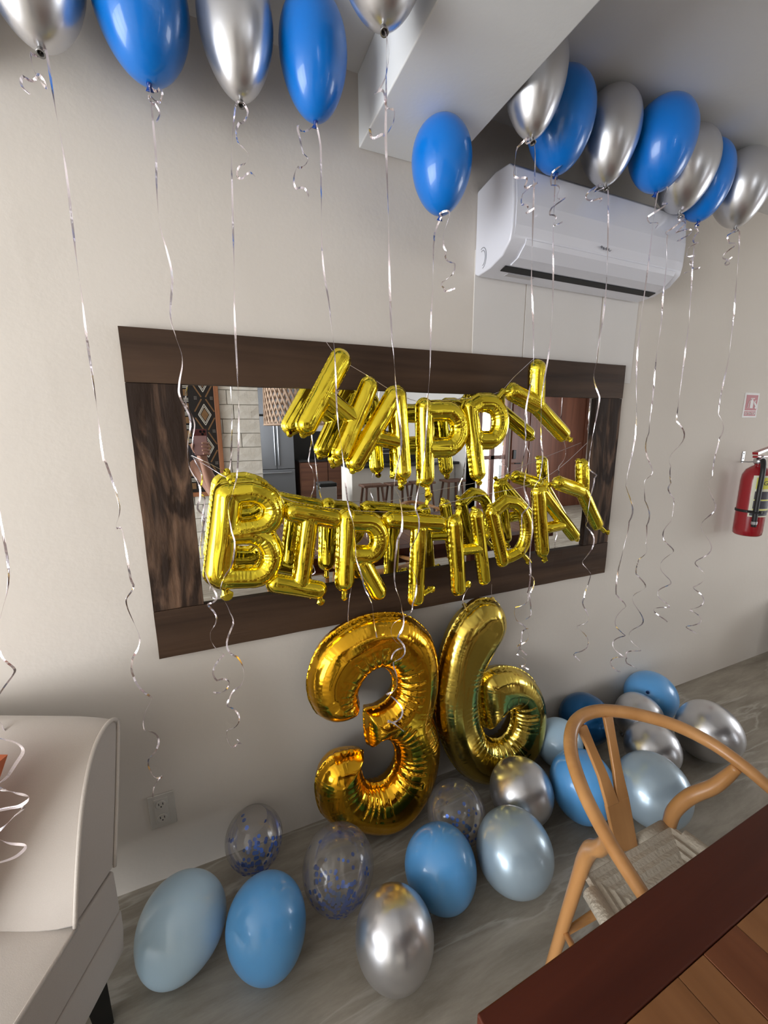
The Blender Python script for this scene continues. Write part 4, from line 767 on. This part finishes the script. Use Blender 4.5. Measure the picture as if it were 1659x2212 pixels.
    roll(lerp(c0, c1, .04), lerp(c0, c1, .44), .0175, 'cord_wrap', 'paper_cord'); roll(lerp(c0, c1, .60), lerp(c0, c1, .96), .0175, 'cord_wrap', 'paper_cord'); roll(lerp(c1, c2_, .09), lerp(c1, c2_, .97), .020, 'cord_wrap', 'paper_cord'); roll(lerp(c2_, c3_, .04), lerp(c2_, c3_, .96), .020, 'cord_wrap', 'paper_cord'); roll(lerp(c3_, c0, .03), lerp(c3_, c0, .91), .020, 'cord_wrap', 'paper_cord')
    roll(c0, c1, .0125, 'seat_rail', 'chair_wood')
    for a, b_ in (((.716, -.767, .25), (1.082, -.767, .25)), ((.717, -.770, .275), (.648, -1.19, .23)), ((1.081, -.770, .275), (1.118, -1.19, .23)), ((.648, -1.19, .28), (1.118, -1.19, .28))):
        MB().tube([X(a), X((np.array(a)+np.array(b_))/2), X(b_)], [.0075, .0125, .0075], 10).build('stretcher', 'chair_wood', th, tuple(X(a)), smooth=True)
    return th
CG = 'wooden dining chairs around the table'
wishbone('oak wishbone chair with woven cord seat, in front between table and wall', Matrix.Identity(4), CG)
def chair_at(x, y, rot): return Matrix.Translation((x, y, 0)) @ Matrix.Rotation(rot, 4, 'Z') @ Matrix.Translation((-.885, .99, 0))
wishbone('wooden wishbone chair across the table, near its left end in the mirror', chair_at(.62, -2.22, math.pi), CG)
wishbone('wooden wishbone chair across the table, in the middle in the mirror', chair_at(1.28, -2.24, math.pi-.12), CG)
wishbone('wooden wishbone chair across the table, toward its right end in the mirror', chair_at(1.92, -2.22, math.pi+.08), CG)

# ================================================================== THE ROOM SEEN IN THE MIRROR
# stone wall behind the photographer
SY = -3.40
ws = struct(bpy.data.objects.new('wall_stone', None), 'cream cut-stone wall seen in the mirror', 'wall'); COL.objects.link(ws)
MB().box((-2.75, SY-.22, 0), (.53, SY-.014, CH)).build('mortar_bed', 'mortar', ws, (-1, SY-.1, 1.2))
def stone_mesh(w, h, sd):
    rg = random.Random(sd); vs = []; fs = []; nx, nz = 3, 2
    for j in range(nz+1):
        for i in range(nx+1):
            e = i in (0, nx) or j in (0, nz); vs.append(((i/nx-.5)*w, .03-(.006 if e else 0)+rg.uniform(-.003, .003), (j/nz-.5)*h))
    n0 = len(vs)
    for j, i in ((0, 0), (0, nx), (nz, nx), (nz, 0)): vs.append(((i/nx-.5)*w, 0.0, (j/nz-.5)*h))
    I = lambda i, j: j*(nx+1)+i
    for j in range(nz):
        for i in range(nx): fs.append((I(i, j), I(i+1, j), I(i+1, j+1), I(i, j+1)))
    fs.append((n0, n0+1)+tuple(I(i, 0) for i in range(nx, -1, -1))); fs.append((n0+2, n0+3)+tuple(I(i, nz) for i in range(nx+1)))
    fs.append((n0+1, n0+2)+tuple(I(nx, j) for j in range(nz, -1, -1))); fs.append((n0+3, n0)+tuple(I(0, j) for j in range(nz+1)))
    me = bpy.data.meshes.new('stone'); me.from_pydata(vs, [], fs); me.materials.append(MATS['stone_block']); return me
CHGT = CH/17; widths = (.20, .26, .32, .38)
SM = {(w, s): stone_mesh(w-.007, CHGT-.007, s*7+int(w*100)) for w in widths for s in (0, 1)}
for r_ in range(17):
    x = .53; rg = random.Random(r_+40)
    while x > -2.6:
        w = rg.choice(widths)
        if x-w < -2.7: break
        o = bpy.data.objects.new('stone', SM[(w, rg.randint(0, 1))]); COL.objects.link(o); o.parent = ws; o.location = (x-w/2, SY-.018+rg.uniform(-.002, .003), (r_+.5)*CHGT); x -= w
# framed mud-cloth hanging
HX0, HX1, HZ0, HZ1 = -.86, .132, .835, 2.32; HY = SY+.024
hg = thing('framed_textile', 'framed black and brown geometric cloth on the stone wall', 'wall hanging', ((HX0+HX1)/2, HY, HZ0))
for n_, lo, hi in (('frame_side', (HX0, HY-.008, HZ0), (HX0+.045, HY+.028, HZ1)), ('frame_side', (HX1-.045, HY-.008, HZ0), (HX1, HY+.028, HZ1)), ('frame_bar', (HX0+.045, HY-.008, HZ0), (HX1-.045, HY+.028, HZ0+.045)), ('frame_bar', (HX0+.045, HY-.008, HZ1-.045), (HX1-.045, HY+.028, HZ1))):
    MB().box(lo, hi).build(n_, 'picture_frame_wood', hg, tuple((np.array(lo)+np.array(hi))/2), bevel=.003)
MB().box((HX0+.045, HY-.004, HZ0+.045), (HX1-.045, HY+.006, HZ1-.045)).build('cloth', 'cloth_black', hg, ((HX0+HX1)/2, HY, 1.5))
wl, tl = MB(), MB(); y1_, y2_ = HY+.0065, HY+.0075
def flat(mb, pts, y): mb.prism([(x, y, z) for x, z in pts], (0, .0006, 0))
def line(mb, a, b_, w, y):
    d = np.array(b_)-np.array(a); d = d/np.linalg.norm(d); n_ = np.array([-d[1], d[0]])*w/2; flat(mb, [np.array(a)+n_, np.array(b_)+n_, np.array(b_)-n_, np.array(a)-n_], y)
def dia(cx, cz, rx, rz, w, y, mb):
    p_ = [(cx+rx, cz), (cx, cz+rz), (cx-rx, cz), (cx, cz-rz)]
    for i in range(4): line(mb, p_[i], p_[(i+1) % 4], w, y)
z0, z1 = HZ0+.05, HZ1-.05; per = .33
for colx in (HX1-.145, HX1-.145-.36, HX1-.145-.72):
    if colx-.1 < HX0: continue
    k = 0; z = z0+.13
    while z+.17 < z1:
        dia(colx, z, .060, .105, .007, y2_, wl); dia(colx, z, .047, .082, .005, y2_, wl); flat(tl, [(colx+.036, z), (colx, z+.062), (colx-.036, z), (colx, z-.062)], y1_)
        for s in (-1, 1):
            for t in (-1, 1): line(tl, (colx+s*.092, z+t*.03), (colx+s*.02, z+t*.155), .013, y1_)
            for t in (-.01, 0, .01):
                for q in (-.012, 0, .012): flat(wl, [(colx+s*.075+t-.002, z+.165+q-.002), (colx+s*.075+t+.002, z+.165+q-.002), (colx+s*.075+t+.002, z+.165+q+.002), (colx+s*.075+t-.002, z+.165+q+.002)], y2_)
        z += per
for colx in (HX1-.33, HX1-.69):
    if colx-.05 < HX0: continue
    z = z0+.03
    while z+.09 < z1:
        flat(tl, [(colx-.042, z), (colx+.042, z), (colx+.042, z+.062), (colx-.042, z+.062)], y1_)
        for q in (.078, .092, .106): flat(wl, [(colx-.044, z+q), (colx+.044, z+q), (colx+.044, z+q+.006), (colx-.044, z+q+.006)], y2_)
        z += .135
wl.build('white_pattern', 'cloth_white', hg, (HX0, HY, HZ0)); tl.build('brown_pattern', 'cloth_tan', hg, (HX0, HY, HZ0))

# woven pendant lamps over the table
def pendant(label, x, y, zb, R, Hh):
    th = thing('pendant_lamp', label, 'lamp', (x, y, zb), 'woven pendant lamps over the table'); mb = MB(); ns = 40; seg = 12
    for sgn in (1, -1):
        for i in range(ns):
            a0 = 2*math.pi*i/ns; vs = []; fs = []
            for j in range(seg+1):
                u = j/seg; a = a0+sgn*u*.62; rr = R*(1-.05*u)+(.004 if sgn > 0 else -.002)+.0035*math.sin(j*math.pi+i*math.pi)
                for da, dr in ((-.027, 0), (.027, 0), (.027, -.004), (-.027, -.004)): vs.append((x+(rr+dr)*math.cos(a+da), y+(rr+dr)*math.sin(a+da), zb+Hh*u))
            for j in range(seg):
                for k in range(4): fs.append((j*4+k, j*4+(k+1) % 4, (j+1)*4+(k+1) % 4, (j+1)*4+k))
            mb.add(vs, fs)
    mb.build('woven_shade', 'rattan', th, (x, y, zb), fixn=False)
    for z, rr in ((zb, R), (zb+Hh, R*.95)): MB().tube([(x+rr*math.cos(a), y+rr*math.sin(a), z) for a in np.linspace(0, 2*math.pi, 33)], .008, 8).build('rim', 'rattan', th, (x, y, z), smooth=True)
    for k in range(3):
        a = k*2.094; MB().tube([(x, y, zb+Hh), (x+R*.95*math.cos(a), y+R*.95*math.sin(a), zb+Hh)], .004, 6).build('spoke', 'rattan', th, (x, y, zb+Hh))
    MB().lathe([(.012, -.02), (.018, .03), (.032, -.0)], 12, Matrix.Translation((x, y, zb+Hh-.06)), cap=False).build('bulb_holder', 'rubber_black', th, (x, y, zb+Hh))
    MB().tube([(x, y, zb+Hh-.05), (x, y, CH-.02)], .004, 6).build('cord', 'rubber_black', th, (x, y, zb+Hh)); MB().lathe([(.05, 0), (.05, .02)], 20, Matrix.Translation((x, y, CH-.021))).build('ceiling_rose', 'rubber_black', th, (x, y, CH-.02))
pendant('round woven rattan pendant lamp over the left end of the table', .76, -2.45, 1.56, .30, .42)
pendant('round woven rattan pendant lamp over the middle of the table', 1.46, -3.05, 1.54, .28, .40)

# refrigerator and kitchen run on the far wall
fr = thing('refrigerator', 'dark grey french-door refrigerator in the far kitchen', 'refrigerator', (1.22, -7.55, 0))
FXa, FXb, FYf = .74, 1.62, -7.30
MB().box((FXa, -7.95, .03), (FXb, FYf-.06, 1.80)).build('body', 'fridge_steel', fr, (1.18, -7.6, .9)); FM = 1.26
for a, b_, hx in ((FXa, FM-.004, FM-.035), (FM+.004, FXb, FM+.035)):
    d_ = MB().box((a, FYf-.06, .74), (b_, FYf, 1.80)).build('door', 'fridge_steel', fr, ((a+b_)/2, FYf, 1.27), bevel=.01); MB().tube([(hx, FYf+.04, .82), (hx, FYf+.04, 1.62)], .012, 8).build('handle', 'fridge_handle', d_, (hx, FYf+.04, 1.2))
d_ = MB().box((FXa, FYf-.06, .05), (FXb, FYf, .73)).build('drawer', 'fridge_steel', fr, ((FXa+FXb)/2, FYf, .4), bevel=.01); MB().tube([(FXa+.08, FYf+.04, .67), (FXb-.08, FYf+.04, .67)], .012, 8).build('handle', 'fridge_handle', d_, (1.18, FYf+.04, .67))
for x in (FXa+.06, FXb-.06):
    for y in (-7.9, -7.42): MB().box((x-.03, y-.03, 0), (x+.03, y+.03, .03)).build('foot', 'rubber_black', fr, (x, y, .015))
oc = thing('kitchen_cabinet', 'dark overhead cabinet above the refrigerator', 'cabinet', (1.18, -7.65, 1.84))
MB().box((.60, -7.99, 1.84), (1.68, -7.35, 2.50)).build('body', 'fridge_steel', oc, (1.14, -7.65, 2.1))
for k in range(2): MB().box((.605+k*.54, -7.35, 1.85), (1.135+k*.54, -7.33, 2.49)).build('door', 'fridge_steel', oc, (.87+k*.54, -7.34, 2.1), bevel=.003)
kc = thing('kitchen_cabinet', 'brown lower cabinet with black recess beside the refrigerator', 'cabinet', (2.7, -7.65, 0))
MB().box((1.74, -7.98, 0), (4.18, -7.40, .86)).build('body', 'cabinet_wood', kc, (2.9, -7.7, .4)); MB().box((1.72, -7.99, .86), (4.19, -7.36, .90)).build('worktop', 'counter_top', kc, (2.9, -7.7, .88)); MB().box((1.74, -7.995, .90), (4.18, -7.96, 1.50)).build('backsplash', 'counter_top', kc, (2.9, -7.97, 1.2))
for k in range(4):
    d_ = MB().box((1.76+k*.6, -7.40, .10), (2.34+k*.6, -7.38, .84)).build('door', 'cabinet_wood', kc, (2.05+k*.6, -7.39, .47), bevel=.003); MB().tube([(2.0+k*.6, -7.36, .80), (2.12+k*.6, -7.36, .80)], .006, 6).build('handle', 'steel', d_, (2.06+k*.6, -7.36, .8))
# breakfast bar with stools
bar = thing('breakfast_bar', 'white breakfast bar with a black top in the far kitchen', 'counter', (3.15, -5.5, 0))
MB().box((2.17, -5.80, 0), (4.19, -5.20, .89)).build('base', 'counter_white', bar, (3.15, -5.5, .45)); MB().box((2.12, -5.85, .89), (4.19, -5.06, .94)).build('worktop', 'counter_top', bar, (3.15, -5.45, .92), bevel=.004)
bl = thing('kitchen_appliance', 'long black appliance standing on the breakfast bar', 'appliance', (2.9, -5.62, .94)); MB().box((2.45, -5.80, .94), (3.9, -5.55, 1.16)).build('body', 'counter_top', bl, (3.1, -5.66, 1.05), bevel=.006); MB().tube([(2.6, -5.53, 1.10), (3.75, -5.53, 1.10)], .008, 6).build('handle', 'steel', bl, (3.1, -5.53, 1.1))
for k, x in enumerate((2.36, 2.80, 3.26, 3.86)):
    s_ = thing('bar_stool', ('leftmost wooden bar stool at the white bar', 'second wooden bar stool from the left at the bar', 'third wooden bar stool from the left at the bar', 'wooden bar stool at the right end of the bar')[k], 'stool', (x, -4.75, 0), 'wooden bar stools at the breakfast bar')
    MB().box((x-.19, -4.89, .625), (x+.19, -4.61, .66)).build('seat', 'stool_wood', s_, (x, -4.75, .64), bevel=.008)
    for sx in (-1, 1):
        for sy in (-1, 1): MB().tube([(x+sx*.13, -4.75+sy*.09, .63), (x+sx*.185, -4.75+sy*.16, 0)], [.022, .018], 8).build('leg', 'stool_wood', s_, (x+sx*.17, -4.75+sy*.12, .3))
    for sy in (-1, 1): MB().tube([(x-.165, -4.75+sy*.135, .22), (x+.165, -4.75+sy*.135, .22)], .012, 8).build('rung', 'stool_wood', s_, (x, -4.75+sy*.135, .22))
bn = thing('trash_bin', 'stainless steel trash bin at the end of the bar', 'bin', (1.78, -5.35, 0)); MB().box((1.62, -5.5, 0), (1.90, -5.2, .60)).build('body', 'steel', bn, (1.76, -5.35, .3), bevel=.012); MB().box((1.615, -5.505, .60), (1.905, -5.195, .66)).build('lid', 'rubber_black', bn, (1.76, -5.35, .63), bevel=.012); MB().box((1.70, -5.19, .01), (1.82, -5.15, .03)).build('pedal', 'rubber_black', bn, (1.76, -5.17, .02))

# doors on the entry wall
d1 = struct(bpy.data.objects.new('door_1', None), 'glazed door with bright panes seen in the mirror', 'door'); COL.objects.link(d1)
for lo, hi in (((4.34, -4.78, 0), (4.41, -4.70, 2.12)), ((4.93, -4.78, 0), (5.0, -4.70, 2.12)), ((4.41, -4.78, 2.05), (4.93, -4.70, 2.12)), ((4.41, -4.78, 0), (4.93, -4.70, .18)), ((4.41, -4.77, .98), (4.93, -4.71, 1.05)), ((4.62, -4.77, .18), (4.70, -4.71, 2.05))):
    MB().box(lo, hi).build('frame_member', 'door_wood', d1, tuple((np.array(lo)+np.array(hi))/2), bevel=.003)
for z0_, z1_ in ((.18, .98), (1.05, 2.05)): MB().box((4.41, -4.742, z0_), (4.93, -4.738, z1_)).build('pane', 'clear_pane', d1, (4.67, -4.74, (z0_+z1_)/2))
d2 = struct(bpy.data.objects.new('door_2', None), 'brown wooden entrance door with a black handle seen in the mirror', 'door'); COL.objects.link(d2)
MB().box((5.03, -4.70, 0), (5.42, -4.655, 2.09)).build('leaf', 'door_wood', d2, (5.2, -4.68, 1.0), bevel=.003); MB().box((5.06, -4.655, .98), (5.12, -4.63, 1.14)).build('lock_plate', 'rubber_black', d2, (5.09, -4.64, 1.06), bevel=.004); MB().tube([(5.09, -4.63, .90), (5.09, -4.60, .90), (5.20, -4.60, .90)], .011, 8).build('handle', 'rubber_black', d2, (5.1, -4.61, .9))
d3 = struct(bpy.data.objects.new('door_3', None), 'wide brown wooden door panel at the right of the mirror', 'door'); COL.objects.link(d3)
MB().box((5.50, -4.70, 0), (6.78, -4.66, 2.09)).build('leaf', 'door_wood', d3, (6.1, -4.68, 1.0), bevel=.003)
for lo, hi in (((5.42, -4.71, 0), (5.50, -4.64, 2.16)), ((6.78, -4.71, 0), (6.87, -4.64, 2.16)), ((5.0, -4.71, 2.09), (6.87, -4.64, 2.18))): MB().box(lo, hi).build('casing', 'door_wood', d3, tuple((np.array(lo)+np.array(hi))/2), bevel=.003)

# ================================================================== PHOTOGRAPHER (standing left of and behind the lens, seen in the mirror)
def skin_obj(name, chains, m, parent, origin, sub=2, extra=None):
    """chains: list of (list of (x,y,z,r), index_of_attach or None) sharing vertices through ('ref', i)"""
    V, E_, R_ = [], [], []
    for ch in chains:
        prev = None
        for it in ch:
            if it[0] == 'ref': cur = it[1]
            else: V.append(it[:3]); R_.append(it[3]); cur = len(V)-1
            if prev is not None: E_.append((prev, cur))
            prev = cur
    o = np.array(origin); me = bpy.data.meshes.new(name); me.from_pydata([tuple(np.array(v)-o) for v in V], E_, [])
    ob = bpy.data.objects.new(name, me); COL.objects.link(ob); ob.parent = parent; ob.location = Vector(origin)-world_loc(parent)
    ob.modifiers.new('skin', 'SKIN').use_smooth_shade = True; ob.modifiers.new('sub', 'SUBSURF').levels = sub; ob.modifiers['sub'].render_levels = sub
    sv = me.skin_vertices[0].data
    for i, r in enumerate(R_): sv[i].radius = (r, r) if np.isscalar(r) else r
    sv[0].use_root = True
    # bake to a plain mesh so that it is one surface
    dg = bpy.context.evaluated_depsgraph_get(); me2 = bpy.data.meshes.new_from_object(ob.evaluated_get(dg)); ob.modifiers.clear(); ob.data = me2; me2.name = name
    me2.materials.clear(); me2.materials.append(MATS[m]); me2.polygons.foreach_set('use_smooth', [True]*len(me2.polygons)); return ob
PX, PY = -.33, -1.86
per_ = thing('person', 'person in a dark top holding up a phone to photograph the mirror', 'person', (PX, PY, 0))
hx, hy, hz = -.045, -1.405, 1.40            # palm of the raised right hand
body = [
 [(PX, PY, .93, .120), (PX, PY, 1.08, .112), (PX, PY, 1.22, .135), (PX, PY+.01, 1.35, .120), (PX, PY+.01, 1.42, .056), (PX, PY+.02, 1.465, .052), (PX, PY+.03, 1.515, .072), (PX, PY+.025, 1.585, .088), (PX, PY+.02, 1.655, .070)],
 [('ref', 3), (PX+.165, PY, 1.36, .060), (PX+.26, PY+.05, 1.22, .046), (.02, -1.63, 1.07, .040), (-.015, -1.52, 1.22, .036), (hx+.005, hy-.035, 1.335, .024), (hx, hy-.025, 1.375, (.034, .016)), (hx, hy-.022, 1.415, (.036, .014))],
 [('ref', 3), (PX-.165, PY, 1.36, .060), (PX-.235, PY+.01, 1.12, .046), (PX-.23, PY+.09, .92, .036), (PX-.20, PY+.16, .78, .026), (PX-.195, PY+.18, .72, (.036, .016))],
 [('ref', 0), (PX+.085, PY, .84, .080), (PX+.105, PY+.02, .50, .060), (PX+.105, PY-.01, .12, .042), (PX+.105, PY, .045, .040), (PX+.115, PY+.14, .03, .030)],
 [('ref', 0), (PX-.085, PY, .84, .080), (PX-.105, PY+.02, .50, .060), (PX-.105, PY-.01, .12, .042), (PX-.105, PY, .045, .040), (PX-.115, PY+.14, .03, .030)]]
# fingers of the right hand (rooted in the palm, curling round the phone's edge), thumb on the other side
nb = sum(1 for c in body for it in c if it[0] != 'ref'); palm = 9+7-1          # index of the last palm vertex
for k, (dz, ln) in enumerate(((.030, .9), (.010, 1.0), (-.012, .95), (-.032, .8))):
    z = hz+dz; body.append([('ref', palm if k < 2 else palm-1), (hx+.034, hy-.012, z, .0085), (hx+.046, hy+.018, z+.004, .0082), (hx+.030, hy+.044, z+.006, .0078), (hx+.030-.028*ln, hy+.050, z+.006, .0070)])
body.append([('ref', palm-1), (hx-.036, hy-.010, hz-.018, .0100), (hx-.047, hy+.012, hz+.012, .0090), (hx-.044, hy+.036, hz+.036, .0078)])
for k in range(4): body.append([('ref', 9+7+5-1), (PX-.195+(k-1.5)*.019, PY+.195, .69, .0085), (PX-.195+(k-1.5)*.020, PY+.205, .655, .008), (PX-.195+(k-1.5)*.020, PY+.20, .625, .007)])
body.append([('ref', 9+7+5-2), (PX-.165, PY+.205, .73, .0095), (PX-.158, PY+.225, .70, .008)])
skin_obj('body', body, 'skin', per_, (PX, PY, .93))
# face
hd = np.array([PX, PY+.025, 1.575])
MB().tube([hd+[0, .085, .025], hd+[0, .100, -.005], hd+[0, .106, -.022], hd+[0, .088, -.030]], [.008, .011, .015, .010], 8).build('nose', 'skin', per_, tuple(hd), smooth=True)
for s in (-1, 1):
    MB().lathe(balloon_profile(.0085, .017, 0, 10), 12, Matrix.Translation(tuple(hd+[s*.031, .067, .002]))).build('eye', 'eye_white', per_, tuple(hd), smooth=True)
    MB().lathe(balloon_profile(.0055, .011, 0, 8), 10, Matrix.Translation(tuple(hd+[s*.031, .0715, .0045]))).build('iris', 'hair', per_, tuple(hd), smooth=True)
    MB().tube([hd+[s*.018, .086, .045], hd+[s*.034, .083, .050], hd+[s*.048, .072, .043]], [.003, .004, .002], 6).build('eyebrow', 'hair', per_, tuple(hd))
    MB().tube([hd+[s*.084, .0, .025], hd+[s*.094, -.012, .010], hd+[s*.088, -.004, -.022]], [.010, .014, .008], 8, flat=.6).build('ear', 'skin', per_, tuple(hd), smooth=True)
MB().tube([hd+[-.024, .076, -.052], hd+[0, .086, -.050], hd+[.024, .076, -.052]], [.003, .007, .003], 8).build('mouth', 'lip', per_, tuple(hd), smooth=True)
hr = []
for i in range(9):
    for k in range(20):
        a = 2*math.pi*k/20; u = i/8; low = math.pi*(.36 if math.sin(a) > .35 else .80); th_ = u*low; hr.append((PX+.098*math.sin(th_)*math.cos(a), PY+.012+.108*math.sin(th_)*math.sin(a), 1.580+.118*math.cos(th_)))
hf = [(i*20+k, i*20+(k+1) % 20, (i+1)*20+(k+1) % 20, (i+1)*20+k) for i in range(8) for k in range(20)]
MB().add(hr, hf).build('hair', 'hair', per_, tuple(hd), smooth=True)
skin_obj('shirt', [[(PX, PY, .80, .172), (PX, PY, .92, .160), (PX, PY, 1.08, .146), (PX, PY, 1.22, .156), (PX, PY+.005, 1.36, .130), (PX, PY+.01, 1.41, .072)], [('ref', 4), (PX+.165, PY, 1.365, .074), (PX+.235, PY+.035, 1.27, .062)], [('ref', 4), (PX-.165, PY, 1.365, .074), (PX-.215, PY+.005, 1.20, .062)]], 'shirt', per_, (PX, PY, 1.1))
skin_obj('trousers', [[(PX, PY, 1.0, .142), (PX, PY, .88, .145)], [('ref', 1), (PX+.10, PY, .80, .108), (PX+.105, PY+.02, .50, .076), (PX+.105, PY-.005, .04, .064)], [('ref', 1), (PX-.10, PY, .80, .108), (PX-.105, PY+.02, .50, .076), (PX-.105, PY-.005, .04, .064)]], 'trousers', per_, (PX, PY, .6))
for s in (-1, 1): skin_obj('shoe', [[(PX+s*.105, PY-.045, .045, .042), (PX+s*.105, PY+.03, .05, .046), (PX+s*.112, PY+.11, .042, (.046, .034)), (PX+s*.116, PY+.18, .036, (.040, .028))]], 'leg_black', per_, (PX+s*.105, PY, .05))
ph = thing('phone', 'dark red cased phone held up in the raised hand', 'phone', (-.045, -1.385, 1.36))
MB().box((-.082, -1.394, 1.362), (-.006, -1.384, 1.518)).build('case', 'phone_case', ph, (-.044, -1.389, 1.44), bevel=.003); MB().box((-.078, -1.3838, 1.366), (-.010, -1.3828, 1.478)).build('back_panel', 'phone_back', ph, (-.044, -1.383, 1.42))
for x, z in ((-.020, 1.503), (-.040, 1.503), (-.030, 1.488)): MB().lathe([(.0075, 0), (.0075, .002), (.005, .002)], 14, Matrix.Translation((x, -1.384, z)) @ Matrix.Rotation(-R90, 4, 'X')).build('lens', 'phone_lens', ph, (x, -1.383, z))
